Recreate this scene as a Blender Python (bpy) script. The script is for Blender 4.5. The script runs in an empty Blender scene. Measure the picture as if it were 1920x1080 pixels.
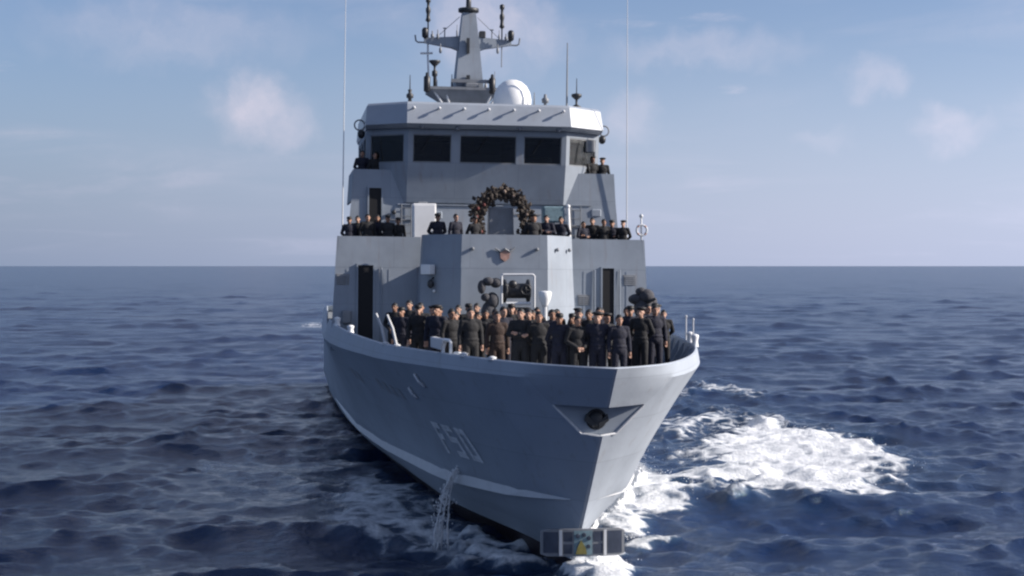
import bpy, math, random
import numpy as np
from mathutils import Vector, Matrix

random.seed(7)
RNG = np.random.default_rng(11)
R = math.radians
scene = bpy.context.scene

# ------------------------------------------------------------------ camera
EYE = 7.0                                    # lens height above the water, metres
FPX = 2776.0                                 # focal length in photo pixels (1920 wide)
cam_data = bpy.data.cameras.new('camera')
cam_data.sensor_width = 36.0
cam_data.lens = FPX / 1920.0 * 36.0
cam_data.clip_start = 0.5
cam_data.clip_end = 60000.0
cam = bpy.data.objects.new('camera', cam_data)
scene.collection.objects.link(cam)
cam.location = (0.0, 0.0, EYE)
cam.rotation_euler = (R(90.0) - math.atan(42.0 / FPX), 0.0, 0.0)
scene.camera = cam

# ------------------------------------------------------------------ sun and sky
SUN_AZ = 87.0        # degrees to the right of "straight back at the camera"
SUN_EL = 26.0
sun_dir = Vector((math.sin(R(SUN_AZ)) * math.cos(R(SUN_EL)), -math.cos(R(SUN_AZ)) * math.cos(R(SUN_EL)), math.sin(R(SUN_EL))))
sun_data = bpy.data.lights.new('sun', 'SUN')
sun_data.energy = 5.0
sun_data.angle = R(0.53)
sun_data.color = (1.0, 0.92, 0.84)
sun = bpy.data.objects.new('sun', sun_data)
scene.collection.objects.link(sun)
sun.rotation_euler = sun_dir.to_track_quat('Z', 'Y').to_euler()

world = bpy.data.worlds.new('World')
scene.world = world
world.use_nodes = True
nt = world.node_tree
nt.nodes.clear()


class N:
    """Small helper round a node tree."""
    def __init__(self, tree):
        self.t = tree

    def node(self, kind, **kw):
        n = self.t.nodes.new(kind)
        for k, v in kw.items():
            setattr(n, k, v)
        return n

    def put(self, sock, v):
        if hasattr(v, 'is_linked') or hasattr(v, 'links'):
            self.t.links.new(v, sock)
        else:
            sock.default_value = v

    def math(self, op, a, b=None, c=None, clamp=False):
        n = self.node('ShaderNodeMath', operation=op, use_clamp=clamp)
        self.put(n.inputs[0], a)
        if b is not None:
            self.put(n.inputs[1], b)
        if c is not None:
            self.put(n.inputs[2], c)
        return n.outputs[0]

    def vmath(self, op, a, b=None, out=0):
        n = self.node('ShaderNodeVectorMath', operation=op)
        self.put(n.inputs[0], a)
        if b is not None:
            self.put(n.inputs[1], b)
        return n.outputs[out]

    def maprange(self, v, a, b, c=0.0, d=1.0, mode='SMOOTHSTEP'):
        n = self.node('ShaderNodeMapRange', interpolation_type=mode, clamp=True) if mode == 'LINEAR' else self.node('ShaderNodeMapRange', interpolation_type=mode)
        self.put(n.inputs['Value'], v)
        n.inputs['From Min'].default_value = a
        n.inputs['From Max'].default_value = b
        n.inputs['To Min'].default_value = c
        n.inputs['To Max'].default_value = d
        return n.outputs[0]

    def noise(self, vec, scale, detail=3.0, rough=0.5, dist=0.0):
        n = self.node('ShaderNodeTexNoise')
        self.put(n.inputs['Vector'], vec)
        n.inputs['Scale'].default_value = scale
        n.inputs['Detail'].default_value = detail
        n.inputs['Roughness'].default_value = rough
        n.inputs['Distortion'].default_value = dist
        return n.outputs['Fac']

    def mix(self, f, a, b, blend='MIX'):
        n = self.node('ShaderNodeMix', data_type='RGBA', blend_type=blend)
        self.put(n.inputs[0], f)
        self.put(n.inputs[6], a)
        self.put(n.inputs[7], b)
        return n.outputs[2]


w = N(nt)
sky = w.node('ShaderNodeTexSky', sky_type='NISHITA')
sky.sun_disc = False
sky.sun_elevation = R(SUN_EL)
sky.sun_rotation = math.atan2(sun_dir.x, sun_dir.y)
sky.altitude = 0.0
sky.air_density = 1.0
sky.dust_density = 1.2
sky.ozone_density = 2.0
tint = w.mix(1.0, sky.outputs[0], (1.08, 1.16, 1.42, 1.0), 'MULTIPLY')
# a little veil of haze all round the horizon, high thin cloud everywhere, and some soft cumulus
gen = w.node('ShaderNodeTexCoord').outputs['Generated']
sep = w.node('ShaderNodeSeparateXYZ')
w.put(sep.inputs[0], gen)
elev = w.math('MAXIMUM', sep.outputs[2], 0.0)
flat = w.vmath('DIVIDE', gen, None)
comb = w.node('ShaderNodeCombineXYZ')
den = w.math('ADD', elev, 0.10)
w.put(flat.node.inputs[1], comb.outputs[0])
for i_ in range(3):
    w.put(comb.inputs[i_], den)
wisp = w.noise(flat, 1.1, 4.0, 0.5, 0.7)
wisp_m = w.maprange(wisp, 0.45, 0.80)
wide = w.noise(flat, 0.45, 2.0, 0.5)
wisp_m = w.math('MULTIPLY', wisp_m, w.maprange(wide, 0.36, 0.62))
puff = w.noise(flat, 2.3, 5.0, 0.55)
puff_m = w.math('MULTIPLY', w.maprange(puff, 0.66, 0.84), 0.35)
cloud = w.math('MAXIMUM', w.math('MULTIPLY', wisp_m, 0.50), puff_m)
warp = w.node('ShaderNodeTexNoise')
w.put(warp.inputs['Vector'], gen)
warp.inputs['Scale'].default_value = 44.0
warp.inputs['Detail'].default_value = 5.0
wv = w.vmath('MULTIPLY_ADD', warp.outputs['Color'], None)
wv.node.inputs[1].default_value = (0.036, 0.0, 0.036)
wv.node.inputs[2].default_value = (-0.018, 0.0, -0.018)
gw = w.vmath('ADD', gen, wv)
for (px, py, rx, ry, amt) in ((478, 205, 80, 72, 0.62), (525, 238, 72, 58, 0.50), (1645, 152, 62, 40, 0.28), (1785, 243, 70, 42, 0.38),
                              (905, 40, 120, 110, 0.42), (985, 70, 100, 70, 0.30), (330, 60, 260, 70, 0.20), (1320, 95, 190, 42, 0.22),
                              (1180, 230, 60, 60, 0.30), (1540, 265, 60, 25, 0.18)):
    d = Vector(((px - 960) / FPX, 1.0, (498 - py) / FPX)).normalized()
    q = w.vmath('SUBTRACT', gw, (d.x, d.y, d.z))
    q = w.vmath('MULTIPLY', q, (FPX / rx, 3.0, FPX / ry))
    ln = w.vmath('LENGTH', q, None, 1)
    cloud = w.math('MAXIMUM', cloud, w.maprange(ln, 1.3, 0.2, 0.0, amt))
grain = w.noise(gw, 60.0, 5.0, 0.6)
cloud = w.math('MULTIPLY', cloud, w.maprange(grain, 0.25, 0.75, 0.55, 1.2, 'LINEAR'))
skycol = w.mix(cloud, tint, (10.8, 9.4, 10.0, 1.0))
thin = w.math('MULTIPLY', w.maprange(w.noise(flat, 0.8, 4.0, 0.55, 0.4), 0.25, 0.8), w.maprange(elev, 0.10, 0.5, 0.0, 0.28))
skycol = w.mix(thin, skycol, (7.0, 7.8, 9.6, 1.0))
veil = w.maprange(elev, 0.0, 0.19, 0.78, 0.10)
toward = w.vmath('DOT_PRODUCT', gen, tuple(sun_dir), 1)
gain = w.math('MULTIPLY_ADD', toward, 0.86, 1.08)
haze_col = w.vmath('SCALE', (4.35, 5.40, 8.0), None)
w.put(haze_col.node.inputs['Scale'], w.math('MAXIMUM', gain, 0.6))
warm = w.vmath('SCALE', (2.3, 1.2, 0.2), None)
w.put(warm.node.inputs['Scale'], w.maprange(toward, -0.35, 0.15, 0.0, 0.5, 'LINEAR'))
haze_col = w.vmath('ADD', haze_col, warm)
skycol = w.mix(veil, skycol, haze_col)
bg = w.node('ShaderNodeBackground')
w.put(bg.inputs[0], skycol)
bg.inputs[1].default_value = 0.061
w.put(w.node('ShaderNodeOutputWorld').inputs[0], bg.outputs[0])

scene.view_settings.view_transform = 'Standard'
scene.view_settings.look = 'None'
scene.view_settings.exposure = 0.55
scene.view_settings.gamma = 1.0
scene.view_settings.use_curve_mapping = False
scene.render.engine = 'CYCLES'
scene.cycles.use_denoising = True
scene.cycles.filter_width = 2.3
scene.cycles.max_bounces = 6
scene.cycles.caustics_reflective = False
scene.cycles.caustics_refractive = False


# ------------------------------------------------------------------ materials
def material(name, col, rough=0.5, metal=0.0, var=0.0, vscale=1.0, bump=0.0, bscale=6.0, spec=0.5, streak=0.0, plates=None):
    m = bpy.data.materials.new(name)
    m.use_nodes = True
    n = N(m.node_tree)
    b = m.node_tree.nodes['Principled BSDF']
    c4 = (col[0], col[1], col[2], 1.0)
    b.inputs['Roughness'].default_value = rough
    b.inputs['Metallic'].default_value = metal
    b.inputs['Specular IOR Level'].default_value = spec
    tc = n.node('ShaderNodeTexCoord').outputs['Object']
    if var or streak:
        f = n.noise(tc, vscale, 4.0, 0.6)
        col_out = n.mix(n.maprange(f, 0.3, 0.7), (col[0] * (1 - var), col[1] * (1 - var), col[2] * (1 - var), 1), (col[0] * (1 + var * 0.6), col[1] * (1 + var * 0.6), col[2] * (1 + var * 0.6), 1))
        if streak:
            mp = n.node('ShaderNodeMapping')
            mp.inputs['Scale'].default_value = (3.0, 3.0, 0.35)
            n.put(mp.inputs['Vector'], tc)
            st = n.maprange(n.noise(mp.outputs[0], 1.6, 5.0, 0.6), 0.55, 0.78, 0.0, streak)
            col_out = n.mix(st, col_out, (0.20, 0.15, 0.12, 1))
        if plates:
            sp_ = n.node('ShaderNodeSeparateXYZ')
            n.put(sp_.inputs[0], tc)
            cb_ = n.node('ShaderNodeCombineXYZ')
            n.put(cb_.inputs[0], sp_.outputs[plates[0]])
            n.put(cb_.inputs[1], sp_.outputs[2])
            bk_ = n.node('ShaderNodeTexBrick')
            n.put(bk_.inputs['Vector'], cb_.outputs[0])
            bk_.inputs['Scale'].default_value = 1.0
            bk_.inputs['Mortar Size'].default_value = 0.012
            bk_.inputs['Mortar Smooth'].default_value = 0.4
            bk_.inputs['Brick Width'].default_value = plates[1]
            bk_.inputs['Row Height'].default_value = plates[2]
            bk_.inputs['Color1'].default_value = (1, 1, 1, 1)
            bk_.inputs['Color2'].default_value = (0.93, 0.93, 0.93, 1)
            bk_.inputs['Mortar'].default_value = (0.80, 0.80, 0.80, 1)
            col_out = n.mix(0.85, col_out, bk_.outputs['Color'], 'MULTIPLY')
        n.put(b.inputs['Base Color'], col_out)
        n.put(b.inputs['Roughness'], n.maprange(f, 0.2, 0.8, rough * 0.85, min(1.0, rough * 1.2), 'LINEAR'))
    else:
        b.inputs['Base Color'].default_value = c4
    if bump:
        bn = n.node('ShaderNodeBump')
        bn.inputs['Strength'].default_value = bump
        bn.inputs['Distance'].default_value = 0.05
        n.put(bn.inputs['Height'], n.noise(tc, bscale, 4.0, 0.6))
        n.put(b.inputs['Normal'], bn.outputs[0])
    return m


M = {}
M['paint'] = material('ship_grey_paint', (0.275, 0.31, 0.355), 0.58, var=0.10, vscale=0.9, bump=0.18, bscale=1.1, streak=0.38, spec=0.25, plates=(0, 2.1, 1.15))
M['hull'] = material('hull_grey_paint', (0.385, 0.425, 0.475), 0.60, var=0.07, vscale=0.5, bump=0.40, bscale=0.8, streak=0.26, spec=0.12, plates=(1, 3.2, 0.95))
M['roofpaint'] = material('roof_grey_paint', (0.30, 0.33, 0.37), 0.36, var=0.08, vscale=0.9, bump=0.08, bscale=1.3, streak=0.12, spec=0.7)
M['light'] = material('pale_grey_paint', (0.58, 0.59, 0.60), 0.5, var=0.06, vscale=2.0)
M['white'] = material('white_paint', (0.78, 0.78, 0.77), 0.5, var=0.05, vscale=2.0)
M['boot'] = material('boot_topping_paint', (0.022, 0.012, 0.014), 0.45, var=0.3, vscale=1.5)
M['deck'] = material('deck_paint', (0.16, 0.17, 0.18), 0.8, var=0.2, vscale=1.5, bump=0.2, bscale=20)
M['darkmid'] = material('dark_grey_metal', (0.075, 0.08, 0.09), 0.5, var=0.2, vscale=3)
M['dark'] = material('dark_metal', (0.030, 0.032, 0.036), 0.5, var=0.3, vscale=5)
M['painted_dark'] = material('painted_passage_shade', (0.006, 0.006, 0.008), 0.8)  # near-black colour standing in for the shade inside the passage openings
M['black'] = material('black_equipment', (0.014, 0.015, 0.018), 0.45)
M['mid'] = material('mid_grey_metal', (0.20, 0.21, 0.225), 0.5, var=0.15, vscale=3)
M['glass'] = material('dark_window_glass', (0.004, 0.005, 0.007), 0.12, spec=0.22)
gm = M['glass']
gb = gm.node_tree.nodes['Principled BSDF']
gb.inputs['Transmission Weight'].default_value = 1.0
gb.inputs['Base Color'].default_value = (0.22, 0.25, 0.26, 1.0)
gb.inputs['Roughness'].default_value = 0.02
gb.inputs['Specular IOR Level'].default_value = 0.5
M['canvas'] = material('dark_canvas', (0.055, 0.055, 0.062), 0.9, var=0.35, vscale=6, bump=0.5, bscale=9)
M['number'] = material('pale_number_paint', (0.76, 0.77, 0.78), 0.55, var=0.25, vscale=6)
M['nameplate'] = material('faded_name_paint', (0.345, 0.355, 0.375), 0.55, var=0.1, vscale=5)
M['crest'] = material('faded_crest_paint', (0.42, 0.25, 0.20), 0.6, var=0.3, vscale=8)
M['yellow'] = material('yellow_paint', (0.22, 0.19, 0.05), 0.6, var=0.2, vscale=10)
M['teal'] = material('teal_grey_paint', (0.16, 0.24, 0.27), 0.6, var=0.2, vscale=10)
M['panel'] = material('dark_board_panel', (0.05, 0.06, 0.085), 0.3, var=0.2, vscale=4)
M['orange'] = material('faded_red_band', (0.42, 0.24, 0.20), 0.6)
M['leaf'] = material('dark_garland_leaf', (0.050, 0.038, 0.030), 0.8, var=0.5, vscale=9)
M['flower'] = material('dull_red_flower', (0.16, 0.045, 0.04), 0.8, var=0.3, vscale=9)
M['bloom'] = material('pale_tan_flower', (0.26, 0.19, 0.15), 0.8, var=0.3, vscale=9)
SKIN = [material('skin_%d' % i, c, 0.5, var=0.12, vscale=14) for i, c in enumerate(((0.36, 0.20, 0.135), (0.29, 0.155, 0.10), (0.44, 0.26, 0.185)))]
CLOTH = {'black': material('black_uniform', (0.012, 0.012, 0.014), 0.85, var=0.3, vscale=10, bump=0.4, bscale=14),
         'navy': material('navy_uniform', (0.012, 0.013, 0.026), 0.85, var=0.3, vscale=10, bump=0.4, bscale=14),
         'charcoal': material('charcoal_uniform', (0.018, 0.018, 0.020), 0.85, var=0.3, vscale=10, bump=0.4, bscale=14),
         'brown': material('brown_jacket', (0.042, 0.025, 0.020), 0.85, var=0.3, vscale=10, bump=0.4, bscale=14)}
M['hair'] = material('black_hair', (0.010, 0.009, 0.009), 0.6)
M['boots'] = material('black_leather', (0.012, 0.012, 0.012), 0.4)
M['eye'] = material('dark_eye', (0.012, 0.010, 0.010), 0.2)


# ------------------------------------------------------------------ mesh helpers
class MB:
    """Collects shapes; build() links them as one mesh object."""
    def __init__(self):
        self.v, self.f, self.mi = [], [], []

    def add(self, vs, fs, mi=0):
        o = len(self.v)
        self.v += [tuple(map(float, q)) for q in vs]
        self.f += [tuple(i + o for i in f) for f in fs]
        self.mi += [mi] * len(fs)
        return self

    def box(self, c, d, rot=None, mi=0):
        hx, hy, hz = d[0] / 2, d[1] / 2, d[2] / 2
        vs = [Vector((x, y, z)) for x in (-hx, hx) for y in (-hy, hy) for z in (-hz, hz)]
        if rot is not None:
            vs = [rot @ q for q in vs]
        vs = [q + Vector(c) for q in vs]
        return self.add(vs, [(0, 1, 3, 2), (4, 6, 7, 5), (0, 4, 5, 1), (2, 3, 7, 6), (0, 2, 6, 4), (1, 5, 7, 3)], mi)

    def rbox(self, c, d, r=0.02, mi=0):
        """box with chamfered vertical and horizontal edges"""
        hx, hy, hz = d[0] / 2, d[1] / 2, d[2] / 2
        def ring(z, i):
            x, y = hx - i, hy - i
            return [(c[0] + a, c[1] + b, c[2] + z) for a, b in ((-x + r, -y), (x - r, -y), (x, -y + r), (x, y - r), (x - r, y), (-x + r, y), (-x, y - r), (-x, -y + r))]
        rings = [ring(-hz, r), ring(-hz + r, 0), ring(hz - r, 0), ring(hz, r)]
        vs = sum(rings, [])
        fs = [tuple(reversed(range(8))), tuple(range(24, 32))]
        for k in range(3):
            for i in range(8):
                j = (i + 1) % 8
                fs.append((k * 8 + i, k * 8 + j, k * 8 + 8 + j, k * 8 + 8 + i))
        return self.add(vs, fs, mi)

    def prism(self, low, high, mi=0, caps=True):
        """low/high: matching lists of (x, y, z), counter-clockwise seen from above"""
        n = len(low)
        fs = [(i, (i + 1) % n, n + (i + 1) % n, n + i) for i in range(n)]
        if caps:
            fs += [tuple(reversed(range(n))), tuple(range(n, 2 * n))]
        return self.add(list(low) + list(high), fs, mi)

    def tube(self, pts, rad, n=8, mi=0, caps=True):
        pts = [Vector(q) for q in pts]
        if not isinstance(rad, (list, tuple)):
            rad = [rad] * len(pts)
        vs, fs = [], []
        prev = None
        for i, q in enumerate(pts):
            a = pts[max(i - 1, 0)]
            b = pts[min(i + 1, len(pts) - 1)]
            t = (b - a).normalized()
            ref = prev if prev is not None else (Vector((1, 0, 0)) if abs(t.x) < 0.8 else Vector((0, 1, 0)))
            u = (ref - t * ref.dot(t)).normalized()
            prev = u
            v = t.cross(u)
            for k in range(n):
                an = 2 * math.pi * k / n
                vs.append(q + (u * math.cos(an) + v * math.sin(an)) * rad[i])
        for i in range(len(pts) - 1):
            for k in range(n):
                k2 = (k + 1) % n
                fs.append((i * n + k, i * n + k2, i * n + n + k2, i * n + n + k))
        if caps:
            fs += [tuple(reversed(range(n))), tuple(range((len(pts) - 1) * n, len(pts) * n))]
        return self.add(vs, fs, mi)

    def lathe(self, c, prof, n=16, mi=0, sx=1.0, sy=1.0):
        """prof: (radius, z) from bottom to top about the z axis through c"""
        vs, fs = [], []
        for r_, z in prof:
            for k in range(n):
                an = 2 * math.pi * k / n
                vs.append((c[0] + sx * r_ * math.cos(an), c[1] + sy * r_ * math.sin(an), c[2] + z))
        m = len(prof)
        for i in range(m - 1):
            for k in range(n):
                k2 = (k + 1) % n
                fs.append((i * n + k, i * n + k2, i * n + n + k2, i * n + n + k))
        fs += [tuple(reversed(range(n))), tuple(range((m - 1) * n, m * n))]
        return self.add(vs, fs, mi)

    def ball(self, c, r_, n=12, m=8, mi=0):
        if not isinstance(r_, (list, tuple)):
            r_ = (r_, r_, r_)
        vs = [(c[0], c[1], c[2] - r_[2])]
        for i in range(1, m):
            th = math.pi * i / m
            for k in range(n):
                an = 2 * math.pi * k / n
                vs.append((c[0] + r_[0] * math.sin(th) * math.cos(an), c[1] + r_[1] * math.sin(th) * math.sin(an), c[2] - r_[2] * math.cos(th)))
        vs.append((c[0], c[1], c[2] + r_[2]))
        fs = []
        for k in range(n):
            k2 = (k + 1) % n
            fs.append((0, 1 + k2, 1 + k))
            for i in range(m - 2):
                fs.append((1 + i * n + k, 1 + i * n + k2, 1 + (i + 1) * n + k2, 1 + (i + 1) * n + k))
            fs.append((1 + (m - 2) * n + k, 1 + (m - 2) * n + k2, len(vs) - 1))
        return self.add(vs, fs, mi)

    def torus(self, c, R_, r_, axis='y', n=24, m=8, mi=0, a0=0.0, a1=2 * math.pi):
        full = abs(a1 - a0 - 2 * math.pi) < 1e-6
        pts = []
        steps = n if full else n + 1
        vs, fs = [], []
        for i in range(steps):
            a = a0 + (a1 - a0) * i / n
            for k in range(m):
                b = 2 * math.pi * k / m
                rr = R_ + r_ * math.cos(b)
                o = r_ * math.sin(b)
                if axis == 'y':
                    vs.append((c[0] + rr * math.cos(a), c[1] + o, c[2] + rr * math.sin(a)))
                elif axis == 'x':
                    vs.append((c[0] + o, c[1] + rr * math.cos(a), c[2] + rr * math.sin(a)))
                else:
                    vs.append((c[0] + rr * math.cos(a), c[1] + rr * math.sin(a), c[2] + o))
        for i in range(n):
            i2 = (i + 1) % steps
            if not full and i2 == 0:
                continue
            for k in range(m):
                k2 = (k + 1) % m
                fs.append((i * m + k, i2 * m + k, i2 * m + k2, i * m + k2))
        return self.add(vs, fs, mi)

    def build(self, name, mats, parent=None, smooth=False, bevel=0.0):
        if not isinstance(mats, (list, tuple)):
            mats = [mats]
        me = bpy.data.meshes.new(name)
        me.from_pydata(self.v, [], self.f)
        for mm in mats:
            me.materials.append(mm)
        if len(mats) > 1:
            me.polygons.foreach_set('material_index', self.mi)
        if smooth:
            me.polygons.foreach_set('use_smooth', [True] * len(me.polygons))
        me.update()
        o = bpy.data.objects.new(name, me)
        scene.collection.objects.link(o)
        o.parent = parent
        if bevel:
            b = o.modifiers.new('bevel', 'BEVEL')
            b.width = bevel
            b.segments = 2
            b.limit_method = 'ANGLE'
        return o


def tag(o, label=None, cat=None, group=None, kind=None):
    if label:
        o['label'] = label
    if cat:
        o['category'] = cat
    if group:
        o['group'] = group
    if kind:
        o['kind'] = kind
    return o


def empty(name, loc=(0, 0, 0)):
    o = bpy.data.objects.new(name, None)
    o.empty_display_size = 0.3
    o.location = loc
    scene.collection.objects.link(o)
    return o


# ------------------------------------------------------------------ the sea
def vnoise(x, y, seed=0):
    """lattice value noise in 0..1"""
    xi, yi = np.floor(x).astype(np.int64), np.floor(y).astype(np.int64)
    xf, yf = x - xi, y - yi
    def h(a, b):
        n = (a * 374761393 + b * 668265263 + seed * 974711) & 0x7FFFFFFF
        n = ((n ^ (n >> 13)) * 1274126177) & 0x7FFFFFFF
        return ((n ^ (n >> 16)) & 0xFFFF) / 65535.0
    u, v = xf * xf * (3 - 2 * xf), yf * yf * (3 - 2 * yf)
    return (h(xi, yi) * (1 - u) + h(xi + 1, yi) * u) * (1 - v) + (h(xi, yi + 1) * (1 - u) + h(xi + 1, yi + 1) * u) * v


def fbm(x, y, octaves=4, seed=0):
    a, t, s_ = 0.5, 0.0, 0.0
    for o in range(octaves):
        t = t + a * vnoise(x * 2 ** o + 17.3 * o, y * 2 ** o + 9.1 * o, seed + o)
        s_ += a
        a *= 0.5
    return t / s_


def sea_at(px, py, z=0.0):
    """where the line of sight through a photo pixel meets the height z"""
    Y = (EYE - z) * FPX / (py - 498.0)
    return ((px - 960.0) / FPX * Y, Y)


def poly_mask(X, Y, pts, soft):
    """smooth 0..1 mask of a polygon on the water"""
    pts = np.array(pts)
    bx0, by0 = pts.min(0) - soft * 2
    bx1, by1 = pts.max(0) + soft * 2
    out = np.zeros_like(X)
    sel = (X > bx0) & (X < bx1) & (Y > by0) & (Y < by1)
    x, y = X[sel], Y[sel]
    inside = np.zeros(x.shape, bool)
    dist = np.full(x.shape, 1e9)
    n = len(pts)
    for i in range(n):
        ax, ay = pts[i]
        bx, by = pts[(i + 1) % n]
        c = ((ay > y) != (by > y)) & (x < (bx - ax) * (y - ay) / (by - ay + 1e-12) + ax)
        inside ^= c
        t = np.clip(((x - ax) * (bx - ax) + (y - ay) * (by - ay)) / ((bx - ax) ** 2 + (by - ay) ** 2 + 1e-9), 0, 1)
        dist = np.minimum(dist, np.hypot(x - ax - t * (bx - ax), y - ay - t * (by - ay)))
    sd = np.where(inside, dist, -dist)
    m = np.clip(sd / soft * 0.5 + 0.5, 0, 1)
    out[sel] = m * m * (3 - 2 * m)
    return out


def axis(fine0, fine1, step, mid0, mid1, lo, hi, grow):
    """evenly spaced in the middle, slowly growing to mid0/mid1, quickly beyond"""
    mid = list(np.arange(fine0, fine1 + 1e-6, step))
    def run(a, sgn, near, end):
        out, st = [], step
        while sgn * a < sgn * end:
            st *= grow if sgn * a < sgn * near else 1.09
            a += sgn * st
            out.append(a)
        return out
    return np.array(run(fine0, -1, mid0, lo)[::-1] + mid + run(fine1, 1, mid1, hi))


gx = axis(-12.0, 15.5, 0.13, -190, 190, -26000, 26000, 1.0115)
gy = axis(31.5, 60.0, 0.12, 30, 800, -3000, 30000, 1.0085)
GX, GY = np.meshgrid(gx, gy)
CELL = np.maximum(np.gradient(gx)[None, :] * np.ones_like(GX), np.gradient(gy)[:, None] * np.ones_like(GX))
NWAVE = 120
dz = np.zeros_like(GX)
loose = np.zeros_like(GX)                         # slope variance of the waves too small for the mesh
dx = np.zeros_like(GX)
dy = np.zeros_like(GX)
for i in range(NWAVE):
    lam = 0.6 * (16.0 / 0.6) ** (i / (NWAVE - 1.0)) * RNG.uniform(0.93, 1.07)
    spread = 0.72 if lam < 4 else 0.5
    ang = R(96) + RNG.normal(0, spread)
    k = 2 * math.pi / lam
    st = 0.0240 * (1.5 if lam < 2.2 else (1.0 if lam < 7 else 0.6))
    if lam > 11:
        st *= 0.7
    amp = st / k
    fade = np.clip(1.7 - 3.0 * CELL / lam, 0, 1)
    ph = k * (GX * math.cos(ang) + GY * math.sin(ang)) + RNG.uniform(0, 2 * math.pi)
    loose += (1 - fade ** 2) * st * st * 0.5
    sn, cs = np.sin(ph), np.cos(ph)
    dz += amp * fade * cs
    dx -= 1.05 * amp * fade * math.cos(ang) * sn
    dy -= 1.05 * amp * fade * math.sin(ang) * sn
# gusts: patches where the chop is stronger or weaker
gust = 0.55 + 0.40 * fbm(GX / 23.0, GY / 31.0, 2, 5) + 3.4 * np.clip(fbm(GX / 2.8, GY / 2.4, 3, 15) - 0.48, 0, 0.35)
dz *= gust
dx *= gust
dy *= gust

P = lambda pts, z=0.0: [sea_at(a, b, z) for a, b in pts]
warpx = (fbm(GX / 1.7, GY / 1.7, 4, 21) - 0.5)
warpy = (fbm(GX / 1.7, GY / 1.7, 4, 31) - 0.5)
warpx += 0.6 * (fbm(GX / 0.5, GY / 0.8, 3, 41) - 0.5)
warpy += 0.6 * (fbm(GX / 0.8, GY / 0.5, 3, 51) - 0.5)
WX, WY = GX + 2.0 * warpx, GY + 4.2 * warpy
crest = poly_mask(WX, WY, P([(1280, 893), (1300, 916), (1400, 920), (1500, 930), (1610, 938), (1690, 925), (1640, 900), (1720, 880), (1660, 846), (1625, 818),
                             (1560, 808), (1475, 800), (1450, 780), (1412, 786), (1380, 815), (1275, 850), (1355, 856), (1385, 872)], 0.15), 1.5)
halo = poly_mask(WX, WY, P([(1230, 880), (1260, 925), (1400, 935), (1560, 950), (1720, 935), (1780, 880), (1690, 825), (1560, 790), (1440, 765), (1300, 760), (1240, 790), (1230, 840)], 0.1), 4.0)
apron = poly_mask(WX, WY, P([(1078, 1000), (1110, 985), (1180, 972), (1245, 946), (1290, 926), (1410, 908), (1420, 885), (1300, 892), (1225, 888), (1205, 850), (1190, 845), (1140, 900), (1085, 960)], 0.2), 0.9)
upper = poly_mask(WX, WY, P([(1225, 828), (1300, 815), (1350, 800), (1400, 800), (1370, 772), (1315, 778), (1250, 790)], 0.1), 0.9)
upper2 = poly_mask(WX, WY, P([(1270, 752), (1330, 738), (1435, 748), (1390, 724), (1320, 712), (1275, 728)], 0.1), 1.2)
streak = poly_mask(WX, WY, P([(1160, 1030), (1240, 1022), (1236, 1004), (1165, 1000)], 0.1), 0.35)
bowfoam = poly_mask(WX, WY, P([(1060, 1120), (1160, 1110), (1156, 1050), (1118, 1036), (1072, 1040)], 0.1), 0.35)
# the shaded side: thin lacy foam
lace = poly_mask(WX, WY, P([(600, 930), (690, 880), (780, 905), (840, 960), (900, 1010), (1040, 1040), (1040, 1062), (900, 1052), (800, 1030), (690, 1020), (620, 985)], 0.0), 1.4)
lip = poly_mask(WX, WY, P([(850, 1022), (900, 1015), (960, 1030), (1050, 1040), (1050, 1058), (970, 1056), (900, 1050), (860, 1042)], 0.0), 0.4)
veil_l = poly_mask(WX, WY, P([(330, 900), (420, 850), (560, 850), (660, 840), (720, 860), (640, 930), (520, 960), (400, 930)], 0.0), 3.0)
fleck = poly_mask(WX, WY, P([(365, 880), (400, 862), (440, 872), (425, 890)], 0.0), 1.0)
far_l = poly_mask(GX, GY, P([(560, 613), (612, 616), (612, 606), (580, 604)], 0.0), 5.0)
foam = np.maximum.reduce([crest * 0.93, apron * 0.80, upper * 0.66, upper2 * 0.60, halo * 0.44, streak * 0.75, bowfoam * 0.95, lace * 0.72, lip * 0.78, veil_l * 0.36, fleck * 0.62, far_l * 0.75])
# the bow wave itself: the water is heaped up under the foam
lump = fbm(GX / 0.9, GY / 0.9, 4, 77)
ridge = 1.0 - np.abs(2 * fbm(GX / 1.3, GY / 1.3, 3, 91) - 1.0)
dz += crest * (0.10 + 0.32 * lump * ridge) + apron * (0.08 + 0.26 * lump) + upper * 0.30 * ridge + upper2 * 0.30 * ridge + streak * 0.2 * lump + bowfoam * (0.15 + 0.3 * lump) + lace * 0.10 * (lump - 0.3) + lip * (0.1 + 0.35 * lump)
# diverging swell in front of the camera, right of the bow
swx, swy = sea_at(1450, 945)
dz += 0.34 * np.exp(-((GX - swx) / 4.2) ** 2 - ((GY - swy + 0.10 * (GX - swx)) / 0.9) ** 2)
swx, swy = sea_at(600, 1010)
dz += 0.22 * np.exp(-((GX - swx) / 3.5) ** 2 - ((GY - swy) / 0.9) ** 2)
far = np.clip((np.hypot(GX, GY) - 4000) / 20000, 0, 1)
VX, VY, VZ = GX + dx, GY + dy, dz - far * 4.0
ny, nx = GX.shape
me = bpy.data.meshes.new('sea')
me.vertices.add(nx * ny)
me.vertices.foreach_set('co', np.stack([VX, VY, VZ], -1).astype(np.float32).ravel())
ii = (np.arange(ny - 1)[:, None] * nx + np.arange(nx - 1)[None, :]).ravel()
quads = np.stack([ii, ii + 1, ii + nx + 1, ii + nx], -1).astype(np.int32)
me.loops.add(quads.size)
me.polygons.add(len(quads))
me.loops.foreach_set('vertex_index', quads.ravel())
me.polygons.foreach_set('loop_start', np.arange(0, quads.size, 4, dtype=np.int32))
me.polygons.foreach_set('use_smooth', np.ones(len(quads), bool))
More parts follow.
